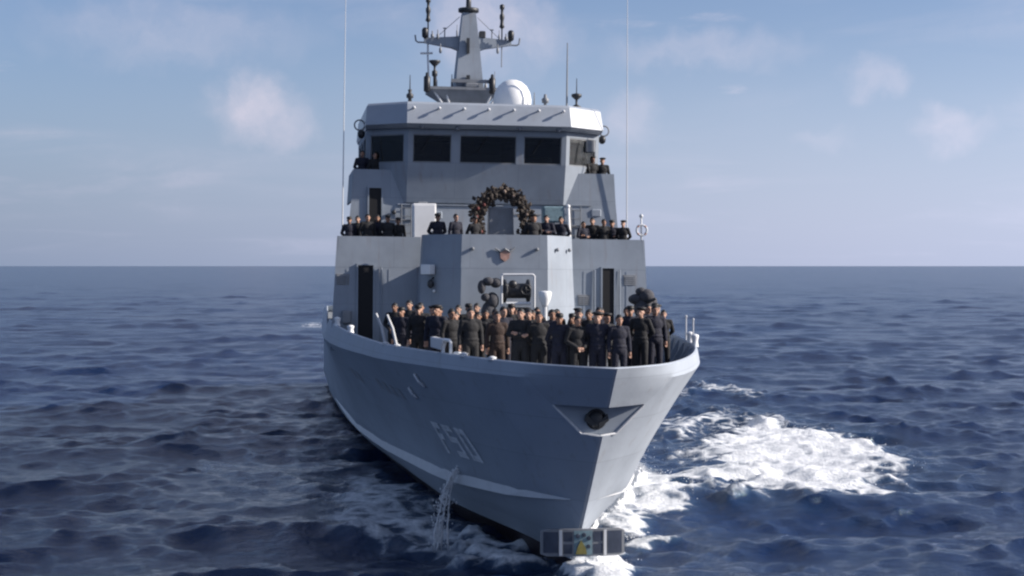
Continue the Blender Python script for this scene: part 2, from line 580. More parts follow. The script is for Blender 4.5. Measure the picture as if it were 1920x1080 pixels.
me.update(calc_edges=True)
at = me.attributes.new('foam', 'FLOAT', 'POINT')
at.data.foreach_set('value', foam.astype(np.float32).ravel())
at = me.attributes.new('ripple', 'FLOAT', 'POINT')
at.data.foreach_set('value', np.sqrt(np.sqrt(2 * loose)).astype(np.float32).ravel())
sea = bpy.data.objects.new('sea', me)
scene.collection.objects.link(sea)
tag(sea, 'choppy deep blue open sea with white bow wave foam', 'sea', kind='structure')

m = bpy.data.materials.new('sea_water')
m.use_nodes = True
n = N(m.node_tree)
b = m.node_tree.nodes['Principled BSDF']
tc = n.node('ShaderNodeTexCoord').outputs['Object']
an = n.node('ShaderNodeAttribute')
an.attribute_name = 'foam'
fo = an.outputs['Fac']
mp = n.node('ShaderNodeMapping')
mp.inputs['Scale'].default_value = (0.75, 1.0, 1.0)
mp.inputs['Rotation'].default_value = (0, 0, R(8))
n.put(mp.inputs['Vector'], tc)
f1 = n.noise(mp.outputs[0], 2.4, 7.0, 0.70, 0.4)
f2 = n.noise(mp.outputs[0], 0.55, 4.0, 0.58, 0.5)
big = n.noise(tc, 0.035, 3.0, 0.5)
bmp1 = n.node('ShaderNodeBump')
bmp1.inputs['Strength'].default_value = 0.75
bmp1.inputs['Distance'].default_value = 0.12
n.put(bmp1.inputs['Height'], f1)
bmp2 = n.node('ShaderNodeBump')
bmp2.inputs['Strength'].default_value = 0.35
bmp2.inputs['Distance'].default_value = 0.35
n.put(bmp2.inputs['Height'], f2)
n.put(bmp2.inputs['Normal'], bmp1.outputs[0])
# foam breaks up into lace where it is thin
vor = n.node('ShaderNodeTexVoronoi', feature='DISTANCE_TO_EDGE')
n.put(vor.inputs['Vector'], n.vmath('ADD', tc, n.vmath('SCALE', n.node('ShaderNodeTexNoise').outputs['Color'], None)))
vor.inputs['Scale'].default_value = 1.5
lacev = n.maprange(vor.outputs['Distance'], 0.0, 0.35, 1.0, 0.0, 'LINEAR')
fine = n.noise(tc, 2.6, 6.0, 0.68, 0.4)
brk = n.math('ADD', n.math('MULTIPLY', fine, 0.62), n.math('MULTIPLY', lacev, 0.34))
cover = n.maprange(n.math('ADD', fo, brk), 0.88, 1.34)
cover = n.math('MULTIPLY', cover, n.maprange(fo, 0.03, 0.40))
dense = n.math('MULTIPLY', n.maprange(fo, 0.70, 1.0), 0.35)
cover = n.math('MAXIMUM', cover, dense)
water_col = n.mix(n.maprange(big, 0.35, 0.65), (0.0012, 0.010, 0.044, 1), (0.0018, 0.014, 0.056, 1))
aer = n.maprange(fo, 0.05, 0.9, 0.0, 0.45, 'LINEAR')
water_col = n.mix(aer, water_col, (0.10, 0.17, 0.24, 1))
fcol = n.mix(n.maprange(n.noise(tc, 5.0, 4.0, 0.6), 0.3, 0.7), (0.58, 0.60, 0.62, 1), (0.84, 0.84, 0.84, 1))
n.put(b.inputs['Base Color'], n.mix(cover, water_col, fcol))
rp = n.node('ShaderNodeAttribute')
rp.attribute_name = 'ripple'
n.put(b.inputs['Roughness'], n.math('MAXIMUM', n.math('ADD', 0.07, n.math('MULTIPLY', rp.outputs['Fac'], 0.32)), n.math('MULTIPLY', cover, 0.85)))
b.inputs['IOR'].default_value = 1.45
b.inputs['Specular IOR Level'].default_value = 0.72
b.inputs['Specular Tint'].default_value = (0.66, 0.84, 1.0, 1.0)
fb = n.node('ShaderNodeBump')
fb.inputs['Strength'].default_value = 0.7
fb.inputs['Distance'].default_value = 0.12
n.put(fb.inputs['Height'], n.math('MULTIPLY', n.noise(tc, 6.0, 5.0, 0.7), cover))
n.put(fb.inputs['Normal'], bmp2.outputs[0])
n.put(b.inputs['Normal'], fb.outputs[0])
me.materials.append(m)

# foam material of its own for splashes
M['foam'] = material('sea_foam', (0.82, 0.83, 0.84), 0.9, var=0.12, vscale=5, bump=0.7, bscale=8)

# ------------------------------------------------------------------ hull lines (p to port, s aft of the stem head, z up)
YAW, ROLL = math.asin(0.148), R(0.6)
SHIP = Matrix.Translation((2.0, 29.2, 0.0)) @ Matrix.Rotation(YAW, 4, 'Z') @ Matrix.Rotation(ROLL, 4, 'Y')
SHIP_INV = SHIP.inverted()
I_ = np.interp
LEN = 62.0
DECK = 4.28
KN = 0.15                                       # how far the knuckle stands out beyond the bulwark top


def s_stem(z): return 4.49 * (1 - min(max(z, -2.0), 4.96) / 4.96)
def b_top(q): return float(I_(q, [0, .5, 1, 1.5, 2, 3, 4, 5, 7.4, 9, 13, 16.6, 20, 30, 45, 62], [.035, .68, 1.2, 1.52, 1.8, 2.26, 2.66, 3.02, 3.75, 4.12, 4.68, 4.97, 5.15, 5.0, 4.6, 4.2]))
def b_chine(q): return float(I_(q, [0, .4, 1.9, 5.6, 14.5, 22, 37, 57, 62], [.04, .36, 1.3, 2.42, 3.42, 3.95, 4.3, 4.35, 4.3]))
def b_boot(q): return float(I_(q, [0, 3, 7, 9, 23, 33, 46, 56, 62], [.03, .5, 1.5, 1.9, 3.4, 4.0, 4.3, 4.2, 4.1]))
def z_chine(s): return float(I_(s, [0, 3, 4.8, 8.5, 17.4, 25, 45, 62], [1.95, 1.9, 1.8, 1.65, 1.35, 1.15, .75, .6]))
def z_top(s): return float(I_(s, [0, 9, 17, 20, 20.8, 62], [4.96, 4.98, 5.1, 5.18, 4.75, 4.6]))
def z_knuckle(s): return z_top(s) - float(I_(s, [0, 10, 20, 20.8, 62], [.27, .38, .62, .2, .2]))


def smooth3(f, q):
    h = 0.35 + 0.06 * q
    a = max(0.0, q - h)
    return f(q) if q < 0.5 else (f(a) + 2 * f(q) + f(q + h)) / 4.0


def half(s, z):
    q = max(0.0, s - s_stem(z))
    c, k = z_chine(s), z_knuckle(s)
    bt, bc, bb = smooth3(b_top, q), smooth3(b_chine, q), smooth3(b_boot, q)
    if z >= k:
        return bt + KN * (z_top(s) - z) / (z_top(s) - k) * min(1.0, q / 1.5)
    if z >= c:
        return bc + (bt + KN * min(1.0, q / 1.5) - bc) * ((z - c) / (k - c)) ** 1.25
    if z >= .35:
        return bb + (bc - bb) * (z - .35) / (c - .35 + 1e-6)
    t = min(1.0, (.35 - z) / 1.9)
    return bb * (1 - t ** 1.5)


def skin(s, z, side, off=0.0):
    """a point on the hull's shell, pushed out by off"""
    e = 0.02
    p = half(s, z)
    if off:
        dps = (half(s + e, z) - half(s - e, z)) / (2 * e)
        dpz = (half(s, z + e) - half(s, z - e)) / (2 * e)
        nrm = Vector((1.0, -dps, -dpz)).normalized() * off
    else:
        nrm = Vector((0, 0, 0))
    return Vector((side * (p + nrm.x), s + nrm.y, z + nrm.z))


# ------------------------------------------------------------------ the ship
ship = empty('patrol_ship')
ship.matrix_world = SHIP
tag(ship, 'grey naval patrol ship with tall bridge coming bow on', 'ship')

qs = [0, .1, .25, .45, .7, 1, 1.25, 1.5, 1.8, 2.3, 2.8, 3.4, 4, 4.7, 5.4, 6.2, 7, 8, 9, 10, 11, 12, 13.5, 15, 16.5, 18, 20, 22, 25, 28, 32, 36, 41, 46, 51, 57]
PK0, PK1, PKS = 3.47, 4.12, 1.62           # anchor pocket cut in the stem: floor, roof, back plane
FR = [('boot', -1.0), ('boot', 0.0), ('boot', 0.6), ('boot', 1.0), ('low', 0.5), ('low', 1.0), ('up', .12), ('up', .25), ('up', .4), ('pk0', 0), ('pk0i', 0), ('pki', .5), ('pk1i', 0), ('pk1', 0), ('up', .9), ('kn', 0), ('kn', .5), ('kn', 1.0)]


def level(fr, q):
    kind, t = fr
    s0 = q + 3.0
    if kind == 'boot':
        z = -1.4 + 1.75 * max(0, t) if t >= 0 else -1.55
    elif kind == 'low':
        z = .35 + (z_chine(s0) - .35) * t
    elif kind == 'up':
        c, k = z_chine(q + 2.3), z_knuckle(q + .8)
        z = c + (k - c) * t
    elif kind.startswith('pk'):
        f = {'pk0': 0.0, 'pk0i': 0.0, 'pki': .5, 'pk1i': 1.0, 'pk1': 1.0}[kind]
        za = PK0 + (PK1 - PK0) * f + {'pk0i': .006, 'pk1i': -.006}.get(kind, 0.0)
        c, k = z_chine(q + 2.3), z_knuckle(q + .8)
        zb = c + (k - c) * (.55 + .24 * f)
        h = min(1.0, max(0.0, (q - 3.0) / 5.0))
        z = za * (1 - h) + (zb + {'pk0i': .02, 'pk1i': -.02}.get(kind, 0.0)) * h
    else:
        k, tp = z_knuckle(q), z_top(q)
        z = k + (tp - k) * t
    return z


mb = MB()
cols = []
for side in (-1, 1):
    for q in (qs if side < 0 else qs):
        col = []
        for fr in FR:
            z = level(fr, q)
            s = s_stem(z) + q
            if fr[0] in ('pk0i', 'pki', 'pk1i'):
                s = max(s, PKS)
            col.append((side * half(s, z), s, z))
        # thickness of the bulwark
        s, zt = col[-1][1], col[-1][2]
        bt_ = abs(col[-1][0])
        inn = max(0.005, bt_ - .09)
        s2 = s + (.14 if q < .2 else 0)
        col.append((side * max(0.005, bt_ - .05), s2 * .5 + s * .5, zt + .025))
        col.append((side * inn, s2, zt))
        col.append((side * max(0.005, min(inn - .03, half(s2 + .75, DECK) - .09)), s2 + .75, DECK - .02))
        cols.append(col)
nq, nl = len(qs), len(FR) + 3
for col in cols:
    mb.v += [tuple(map(float, c)) for c in col]
def vid(side, i, j): return (0 if side < 0 else nq * nl) + i * nl + j
for i in range(nq - 1):
    for j in range(nl - 1):
        mi = 1 if j < 3 else 0
        mb.f.append((vid(-1, i + 1, j), vid(-1, i, j), vid(-1, i, j + 1), vid(-1, i + 1, j + 1)))
        mb.f.append((vid(1, i, j), vid(1, i + 1, j), vid(1, i + 1, j + 1), vid(1, i, j + 1)))
        mb.mi += [mi, mi]
for j in range(nl - 1):                       # close the stem and the transom
    mb.f.append((vid(-1, 0, j), vid(1, 0, j), vid(1, 0, j + 1), vid(-1, 0, j + 1)))
    mb.f.append((vid(1, nq - 1, j), vid(-1, nq - 1, j), vid(-1, nq - 1, j + 1), vid(1, nq - 1, j + 1)))
    mi = 1 if j < 3 else 0
    mb.mi += [mi, mi]
hull = mb.build('hull', [M['hull'], M['boot']], ship, smooth=True)
hull.data.set_sharp_from_angle(angle=R(26))

mb = MB()                                     # weather deck
dq = [q for q in qs]
low = [(-max(.004, half(q + .7, DECK) - .07), q + .7, DECK) for q in dq]
hi = [(max(.004, half(q + .7, DECK) - .07), q + .7, DECK) for q in dq]
for i in range(len(dq) - 1):
    mb.add([low[i], hi[i], hi[i + 1], low[i + 1]], [(0, 1, 2, 3)])
mb.build('weather_deck', M['deck'], ship)

# spray rail along each side
for side in (-1, 1):
    mb = MB()
    S = [2.98 + .1, 3.2, 3.6, 4.2, 5, 6, 7, 8.5, 10, 12, 14, 17, 20, 24, 28, 33, 40]
    rings = []
    for s in S:
        z0 = z_chine(s)
        t = float(I_(s, [3.0, 3.6, 4.6, 8, 20, 30, 40], [.01, .06, .14, .19, .16, .10, .02] if side < 0 else [.0, .01, .04, .10, .16, .10, .02]))
        wd = t * .95
        a = skin(s, z0 + t * .95, side, .004)
        bq = skin(s, z0 - t * .55, side, .004)
        o = skin(s, z0 - t * .45, side, 0) + Vector((side * wd, -wd * .25, 0))
        rings.append([a, o, bq])
    for r_ in rings:
        mb.v += [tuple(x) for x in r_]
    for i in range(len(S) - 1):
        for k in range(3):
            f = (i * 3 + k, i * 3 + (k + 1) % 3, i * 3 + 3 + (k + 1) % 3, i * 3 + 3 + k)
            mb.f.append(f if side < 0 else tuple(reversed(f)))
            mb.mi.append(0)
    mb.build('spray_rail', M['light'], hull)

# bulwark stays on the inside
for side in (-1, 1):
    for s in np.arange(1.4, 17.5, 1.1):
        p0 = smooth3(b_top, s) - .13
        zt = z_top(s)
        mb = MB()
        vs = []
        for o in (-.02, .02):
            vs += [(side * p0, s + o, zt - .04), (side * (p0 - .05), s + o, zt - .04), (side * (half(s, DECK) - .45), s + o, DECK), (side * (half(s, DECK) - .12), s + o, DECK)]
        mb.add(vs, [(0, 1, 2, 3), (7, 6, 5, 4), (0, 4, 5, 1), (1, 5, 6, 2), (2, 6, 7, 3), (3, 7, 4, 0)])
        mb.build('bulwark_stay', M['paint'], hull)


# hull number on the starboard bow
def glyph(ch):
    """strokes as rectangles (x0, z0, x1, z1) in a 0.62 x 1 cell"""
    t = .19
    return {'F': [(0, 0, t, 1), (t, 1 - t, .62, 1), (t, .46, .50, .46 + t)],
            '5': [(0, 1 - t, .62, 1), (0, .46, t, 1 - t), (t, .46, .62, .46 + t), (.62 - t, t, .62, .46), (0, 0, .62, t)],
            '0': [(0, 0, t, 1), (.62 - t, 0, .62, 1), (t, 0, .62 - t, t), (t, 1 - t, .62 - t, 1)]}[ch]


for k, ch in enumerate('F50'):
    mb = MB()
    HGT, Z0, S0 = .78, 2.36, 7.86
    for (x0, z0, x1, z1) in glyph(ch):
        nxs, nzs = 4, 4
        base = len(mb.v)
        for a in range(nxs + 1):
            for c in range(nzs + 1):
                xx = (x0 + (x1 - x0) * a / nxs) * .86 + k * .74
                zz = Z0 + (z0 + (z1 - z0) * c / nzs) * HGT
                mb.v.append(tuple(skin(S0 - xx - .16 * (1 - (z0 + (z1 - z0) * c / nzs)), zz, -1, .012)))
        for a in range(nxs):
            for c in range(nzs):
                i0 = base + a * (nzs + 1) + c
                mb.f.append((i0, i0 + nzs + 1, i0 + nzs + 2, i0 + 1))
                mb.mi.append(0)
    mb.build('hull_number', M['number'], hull)

# worn patches where the name was lettered and two small fittings beside it
for (s, z, ws, hs) in ((15.6, 3.75, .5, .34), (14.6, 3.72, .42, .34), (11.4, 3.78, .4, .3), (10.6, 3.74, .42, .32), (9.9, 3.72, .34, .3), (9.2, 3.70, .3, .28)):
    mb = MB()
    vs = [skin(s + ws * (a - .5) * (1 - .25 * (c == 1)), z + hs * (c - .5), -1, .008) for c in (0, 1) for a in (0, .5, 1)]
    mb.add(vs, [(1, 0, 3, 4), (2, 1, 4, 5)])
    mb.build('name_patch', M['nameplate'], hull)
for (s, z, l_) in ((6.55, 4.25, .30), (7.75, 3.85, .26)):
    mb = MB()
    mb.tube([skin(s + .08, z + l_ / 2, -1, .03), skin(s, z, -1, .07), skin(s - .08, z - l_ / 2, -1, .03)], .035, 8)
    mb.build('pad_eye', M['light'], hull, smooth=True)

# anchor in its pocket
anc = empty('bow_anchor')
anc.parent = ship
mb = MB()
zz = [PK0 + .03, 3.65, 3.85, PK1 - .03]
vs = [(sd * (half(PKS, z) - .03), PKS - .012, z) for z in zz for sd in (-1, 1)]
mb.add(vs, [(2 * k, 2 * k + 1, 2 * k + 3, 2 * k + 2) for k in range(3)])
mb.build('pocket_plate', M['paint'], anc)
for sd in (-1, 1):
    mb = MB()
    mb.tube([(sd * half(PKS, PK1 - .02), PKS - .02, PK1 - .02), (sd * half(PKS, 3.8), PKS - .02, 3.8), (sd * half(PKS, PK0 + .03), PKS - .02, PK0 + .03), (sd * .02, PKS - .14, PK0 + .0)], [.02, .03, .03, .02], 8)
    mb.build('pocket_rim', M['light'], anc)
mb = MB()
mb.torus((-.05, PKS - .02, 3.80), .20, .022, 'y', 20, 8)
mb.build('hawse_rim', M['dark'], anc, smooth=True)
mb = MB()
mb.lathe((0, 0, 0), [(.18, 0), (.18, .03), (.11, .07), (.03, .08)], 14)
o = mb.build('anchor_head', M['dark'], anc, smooth=True)
o.location = (-.05, PKS - .01, 3.80)
o.rotation_euler = (R(90), 0, 0)
for sd in (-1, 1):
    mb = MB()
    mb.prism([(-.05 + sd * .05, PKS - .09, 3.62), (-.05 + sd * .26, PKS - .09, 3.78), (-.05 + sd * .22, PKS - .09, 3.92), (-.05 + sd * .05, PKS - .09, 3.74)],
             [(-.05 + sd * .05, PKS - .03, 3.62), (-.05 + sd * .26, PKS - .03, 3.78), (-.05 + sd * .22, PKS - .03, 3.92), (-.05 + sd * .05, PKS - .03, 3.74)])
    mb.build('fluke', M['dark'], anc)

# emblem board carried on the stem just above the water
bd = empty('emblem_board')
bd.parent = ship
bd.location = (.02, 3.18, .93)
bd.rotation_euler = (0, R(-.6), R(-3))
def arc(x): return .10 * (x / .93) ** 2
mb = MB()
xs = np.linspace(-.93, .93, 15)
def hh(x): return .30 - .05 * max(0.0, (abs(x) - .78) / .15) ** 2
pr = [(x, arc(x), hh(x)) for x in xs]
vs, fs = [], []
for x, y, h in pr:
    vs += [(x, y, -h), (x, y, h), (x, y + .06, h), (x, y + .06, -h)]
for i in range(14):
    for k in range(4):
        fs.append((i * 4 + k, i * 4 + (k + 1) % 4, i * 4 + 4 + (k + 1) % 4, i * 4 + 4 + k))
fs += [(0, 3, 2, 1), (56, 57, 58, 59)]
mb.add(vs, fs)
mb.build('back_plate', M['mid'], bd)
def bpanel(x0, x1, z0, z1, mat, nm, y=-.012, th=.012):
    m_ = MB()
    k = 4
    v_, f_ = [], []
    for i in range(k + 1):
        x = x0 + (x1 - x0) * i / k
        v_ += [(x, arc(x) + y, z0), (x, arc(x) + y, z1), (x, arc(x) + y + th, z1), (x, arc(x) + y + th, z0)]
    for i in range(k):
        for c in range(4):
            f_.append((i * 4 + c, i * 4 + (c + 1) % 4, i * 4 + 4 + (c + 1) % 4, i * 4 + 4 + c))
    f_ += [(0, 3, 2, 1), (k * 4, k * 4 + 1, k * 4 + 2, k * 4 + 3)]
    m_.add(v_, f_)
    return m_.build(nm, mat, bd)
bpanel(-.87, -.55, -.22, .24, M['panel'], 'end_panel')
bpanel(.55, .87, -.24, .25, M['panel'], 'end_panel')
bpanel(-.53, -.46, -.28, .28, M['light'], 'upright_bar', -.03)
bpanel(.46, .52, -.28, .28, M['light'], 'upright_bar', -.03)
bpanel(-.44, -.24, .03, .24, M['panel'], 'small_panel')
bpanel(-.44, -.24, -.24, -.03, M['panel'], 'small_panel')
bpanel(.24, .44, .03, .25, M['panel'], 'small_panel')
bpanel(.24, .44, -.24, -.03, M['panel'], 'small_panel')
bpanel(-.20, .20, -.27, .26, M['teal'], 'crest_field')
mb = MB()
mb.prism([(-.17, -.035, -.25), (.08, -.035, -.25), (.05, -.035, -.10), (-.05, -.035, .06), (-.12, -.035, -.08)], [(-.17, -.015, -.25), (.08, -.015, -.25), (.05, -.015, -.10), (-.05, -.015, .06), (-.12, -.015, -.08)])
mb.build('yellow_device', M['yellow'], bd)
mb = MB()
for x, z, r_ in ((-.12, .15, .05), (.02, .17, .05), (.13, .10, .05), (.12, -.08, .045)):
    mb = MB()
    mb.lathe((0, 0, 0), [(.001, 0), (r_, .0), (r_ * .8, .02)], 10)
    for i in range(len(mb.v) - 30, len(mb.v)):
        a = mb.v[i]
        mb.v[i] = (a[0] + x, -.015 - a[2], z + a[1])
    mb.build('dark_device', M['panel'], bd)
for sx in (-.5, .5):
    mb = MB()
    mb.tube([(sx * .5, .10, .1), (sx * .12, .62, .05)], .03, 8)
    mb.build('bracket', M['mid'], bd)


# ------------------------------------------------------------------ superstructure
def prism_part(name, low, high, mat, parent, bevel=0.0):
    return MB().prism(low, high).build(name, mat, parent, bevel=bevel)


HS, HZ = 18.0, 6.95                            # house front and the deck on top of it
PAR = 7.88                                     # top of the parapet on that deck
house = prism_part('main_house',
                   [(-5.12, HS, DECK), (5.12, HS, DECK), (3.7, 46, DECK), (-3.7, 46, DECK)],
                   [(-4.98, HS + .10, HZ), (4.98, HS + .10, HZ), (3.6, 46, HZ), (-3.6, 46, HZ)], M['paint'], ship)
BF, BC = 15.5, 16.95                           # block front and the back of its chamfers
blk_low = [(-1.36, BF - .05, DECK), (1.36, BF - .05, DECK), (2.52, BC, DECK), (2.52, HS - .003, DECK), (-2.52, HS - .003, DECK), (-2.52, BC, DECK)]
blk_high = [(-1.32, BF, HZ), (1.32, BF, HZ), (2.36, BC, HZ), (2.36, HS + .2, HZ + .002), (-2.36, HS + .2, HZ + .002), (-2.36, BC, HZ)]
block = prism_part('front_house', blk_low, blk_high, M['paint'], ship, bevel=.012)


def parapet(name, pts_low, pts_high, th, parent, mat):
    """a thin upright wall along a line; pts seen from above, thickness towards aft"""
    mb_ = MB()
    n_ = len(pts_low)
    for i in range(n_ - 1):
        a0, a1, b0, b1 = Vector(pts_low[i]), Vector(pts_low[i + 1]), Vector(pts_high[i]), Vector(pts_high[i + 1])
        d_ = (a1 - a0)
        nr = Vector((-d_.y, d_.x, 0)).normalized() * th
        vs_ = [a0, a1, b1, b0, a0 + nr, a1 + nr, b1 + nr, b0 + nr]
        mb_.add(vs_, [(0, 1, 2, 3), (5, 4, 7, 6), (3, 2, 6, 7), (1, 0, 4, 5), (1, 5, 6, 2), (0, 3, 7, 4)])
    return mb_.build(name, mat, parent)


ZP = HZ - .03
parapet('parapet', [(-2.363, HS - .3, ZP), (-2.363, BC - .002, ZP), (-1.322, BF - .003, ZP), (1.322, BF - .003, ZP), (2.363, BC - .002, ZP), (2.363, HS - .3, ZP)],
        [(-2.32, HS - .3, PAR + .05), (-2.32, BC, PAR + .05), (-1.295, BF + .02, PAR + .05), (1.295, BF + .02, PAR + .05), (2.32, BC, PAR + .05), (2.32, HS - .3, PAR + .05)], .07, block, M['paint'])
parapet('parapet', [(-4.985, HS + .097, ZP), (-2.30, HS + .097, ZP)], [(-4.93, HS + .13, PAR), (-2.30, HS + .13, PAR)], .07, house, M['paint'])
parapet('parapet', [(2.30, HS + .097, ZP), (4.985, HS + .097, ZP)], [(2.30, HS + .13, PAR), (4.93, HS + .13, PAR)], .07, house, M['paint'])
parapet('side_parapet', [(-4.55, 27, ZP), (-4.985, HS + .1, ZP)], [(-4.5, 27, PAR), (-4.93, HS + .13, PAR)], .07, house, M['paint'])
parapet('side_parapet', [(4.985, HS + .1, ZP), (4.55, 27, ZP)], [(4.93, HS + .13, PAR), (4.5, 27, PAR)], .07, house, M['paint'])


def slot(parent, p0, p1, z0, z1, s_front, mat='painted_dark', name='doorway', frame=True, tilt=0.0):
    """a passage opening: its inner shade painted as a near-black flat slab, with a proud frame"""
    mb_ = MB()
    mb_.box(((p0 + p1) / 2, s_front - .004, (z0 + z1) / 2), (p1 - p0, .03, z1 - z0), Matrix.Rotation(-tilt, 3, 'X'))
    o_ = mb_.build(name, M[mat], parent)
    if frame:
        f_ = MB()
        t_ = .05
        rr = Matrix.Rotation(-tilt, 3, 'X')
        cc = Vector(((p0 + p1) / 2, s_front - .02, (z0 + z1) / 2))
        for cx, cz, w_, h_ in ((p0 - t_ / 2 - cc.x, 0, t_, z1 - z0 + .1), (p1 + t_ / 2 - cc.x, 0, t_, z1 - z0 + .1), (0, z1 + t_ / 2 - cc.z, p1 - p0, t_)):
            f_.box(cc + rr @ Vector((cx, 0, cz)), (w_, .06, h_), rr)
        f_.build('door_frame', M['paint'], o_)
    return o_


TL = math.atan2(.10, HZ - DECK)
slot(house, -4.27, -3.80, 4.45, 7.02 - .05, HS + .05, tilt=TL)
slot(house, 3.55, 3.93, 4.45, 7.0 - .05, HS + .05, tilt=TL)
# weld seams and a pipe on the house front
for x in (-4.62, -3.3, 2.95, 4.35):
    mb = MB()
    mb.box((x, HS + .062, 5.75), (.035, .035, 2.2), Matrix.Rotation(-TL, 3, 'X'))
    mb.build('stiffener', M['paint'], house)

for x, z in ((4.45, 6.55), (-4.75, 6.5), (2.95, 5.9)):
    mb = MB()
    for k in range(5):
        mb.box((x, HS + .03 + .037 * (z - DECK) - .03, z - .12 + k * .06), (.34, .05, .025), Matrix.Rotation(R(-25), 3, 'X'))
    mb.rbox((x, HS + .02 + .037 * (z - DECK), z), (.42, .05, .40), .01)
    mb.build('vent_grille', M['mid'], house)
for x, z0, z1 in ((-3.55, 4.6, 6.9), (3.30, 4.6, 6.9), (4.12, 5.2, 6.9)):
    mb = MB()
    mb.tube([(x, HS - .04, z0), (x, HS + .06, z1)], .025, 6)
    mb.build('conduit', M['paint'], house)
mb = MB()
mb.rbox((-4.62, HS - .02, 5.35), (.30, .18, .42), .03)
mb.build('hose_box', M['mid'], house)

# level two: the wall under the bridge
L2S, L2Z = 20.05, 9.12
lev2 = prism_part('bridge_base', [(-4.62, L2S, HZ - .02), (4.62, L2S, HZ - .02), (3.4, 42, HZ - .02), (-3.4, 42, HZ - .02)],
                  [(-4.42, L2S + .10, L2Z), (4.42, L2S + .10, L2Z), (3.2, 40, L2Z), (-3.2, 40, L2Z)], M['paint'], ship)
WPZ = 10.12
for sd in (-1, 1):
    a, b_ = (-4.42, -2.4) if sd < 0 else (2.4, 4.42)
    parapet('wing_parapet', [(a, L2S + .097, L2Z - .03), (b_, L2S + .097, L2Z - .03)], [(a * (1 if sd > 0 else .985) if sd < 0 else a, L2S + .14, WPZ), (b_ if sd < 0 else b_ * .985, L2S + .14, WPZ)], .06, lev2, M['paint'])
    if sd < 0:
        parapet('wing_side', [(-4.42, 24, L2Z - .03), (-4.42, L2S + .1, L2Z - .03)], [(-4.36, 24, WPZ), (-4.36, L2S + .14, WPZ)], .06, lev2, M['paint'])
    else:
        parapet('wing_side', [(4.42, L2S + .1, L2Z - .03), (4.42, 24, L2Z - .03)], [(4.36, L2S + .14, WPZ), (4.36, 24, WPZ)], .06, lev2, M['paint'])
TL2 = math.atan2(.10, L2Z - HZ)
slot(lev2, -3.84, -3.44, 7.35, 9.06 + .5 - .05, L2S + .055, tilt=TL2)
# ledges, handrails and a small lamp on that wall
for (x0, x1, z, th, mat) in ((-2.75, 2.6, 9.28, .05, 'paint'), (-2.9, .6, 8.98, .05, 'paint'), (-3.2, -2.35, 8.47, .04, 'mid'), (.9, 1.9, 8.72, .03, 'mid'), (2.6, 4.0, 8.36, .05, 'mid'), (2.55, 3.6, 9.05, .03, 'paint')):
    mb = MB()
    mb.tube([(x0, L2S - .03 + .047 * (z - HZ), z), (x1, L2S - .03 + .047 * (z - HZ), z)], th / 2, 8)
    mb.build('wall_rail', M[mat], lev2)
for x in (3.05, -2.62):
    mb = MB()
    for dx_ in (-.16, .16):
        mb.tube([(x + dx_, L2S - .05, 7.0), (x + dx_, L2S + .03, 9.0)], .018, 6)
    for k in range(7):
        zz_ = 7.2 + k * .28
        mb.tube([(x - .16, L2S - .05 + .04 * (zz_ - 7), zz_), (x + .16, L2S - .05 + .04 * (zz_ - 7), zz_)], .013, 5)
    mb.build('wall_ladder', M['mid'], lev2)
for x, z in ((-1.6, 8.65), (2.2, 8.9), (3.75, 8.8)):
    mb = MB()
    mb.rbox((x, L2S + .02 + .047 * (z - HZ), z), (.34, .12, .26), .03)
    mb.build('wall_box', M['paint'], lev2)
mb = MB()
mb.lathe((0, 0, 0), [(.05, 0), (.07, .05), (.07, .12), (.03, .14)], 12)
o = mb.build('wall_lamp', M['dark'], lev2, smooth=True)
o.location = (-3.03, L2S + .05, 8.72)
o.rotation_euler = (R(90), 0, 0)

# the bridge
bridge = empty('bridge')
bridge.parent = ship
F0, F1 = 19.72, 20.75          # bridge front and the back of its chamfers
BW, BO = 2.62, 3.92            # half widths of front and of the whole house
BB = 26.5
def bring(z, lean=0.0, grow=0.0):
    return [(-BW - grow, F0 - lean, z), (BW + grow, F0 - lean, z), (BO + grow, F1 - lean, z), (BO + grow, BB, z), (-BO - grow, BB, z), (-BO - grow, F1 - lean, z)]
SILL, HEAD, CEIL = 10.34, 11.27, 11.55
# the wall leans out a little towards the top of the windows
LE = .12
prism_part('bridge_apron', bring(9.05, -.36), bring(SILL, 0.0), M['paint'], bridge)
prism_part('window_header', bring(HEAD, LE), bring(CEIL, LE + .03), M['paint'], bridge)
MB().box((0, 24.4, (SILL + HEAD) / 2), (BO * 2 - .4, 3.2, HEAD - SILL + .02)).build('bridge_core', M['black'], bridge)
for (x_, w_, h_) in ((-1.85, 1.0, .32), (-.1, 1.3, .38), (1.75, 1.0, .30)):
    MB().rbox((x_, 20.55, SILL + h_ / 2), (w_, .5, h_), .04).build('console', M['mid'], bridge)
for x_ in (-1.1, .9):
    m_ = MB()
    m_.rbox((x_, 21.4, SILL + .32), (.5, .14, .64), .05)
    m_.rbox((x_, 21.4, SILL + .70), (.26, .12, .16), .04)
    m_.build('helm_chair', M['darkmid'], bridge)
m_ = MB()
m_.tube([(-2.3, 20.3, HEAD - .08), (2.3, 20.3, HEAD - .08)], .03, 6)
m_.build('overhead_rail', M['mid'], bridge)


def edge_pt(i, t, z):
    """point on the bridge outline: edge i (0 front, 1 port chamfer, 2 port side, 4 starboard side, 5 starboard chamfer)"""
    k = (z - SILL) / (HEAD - SILL)
    lo, hi_ = bring(SILL, 0.0), bring(HEAD, LE)
    def at_(r_): return Vector(r_[i]) * (1 - t) + Vector(r_[(i + 1) % 6]) * t
    a, c = at_(lo), at_(hi_)
    q = a * (1 - k) + c * k
    q.z = z
    return q


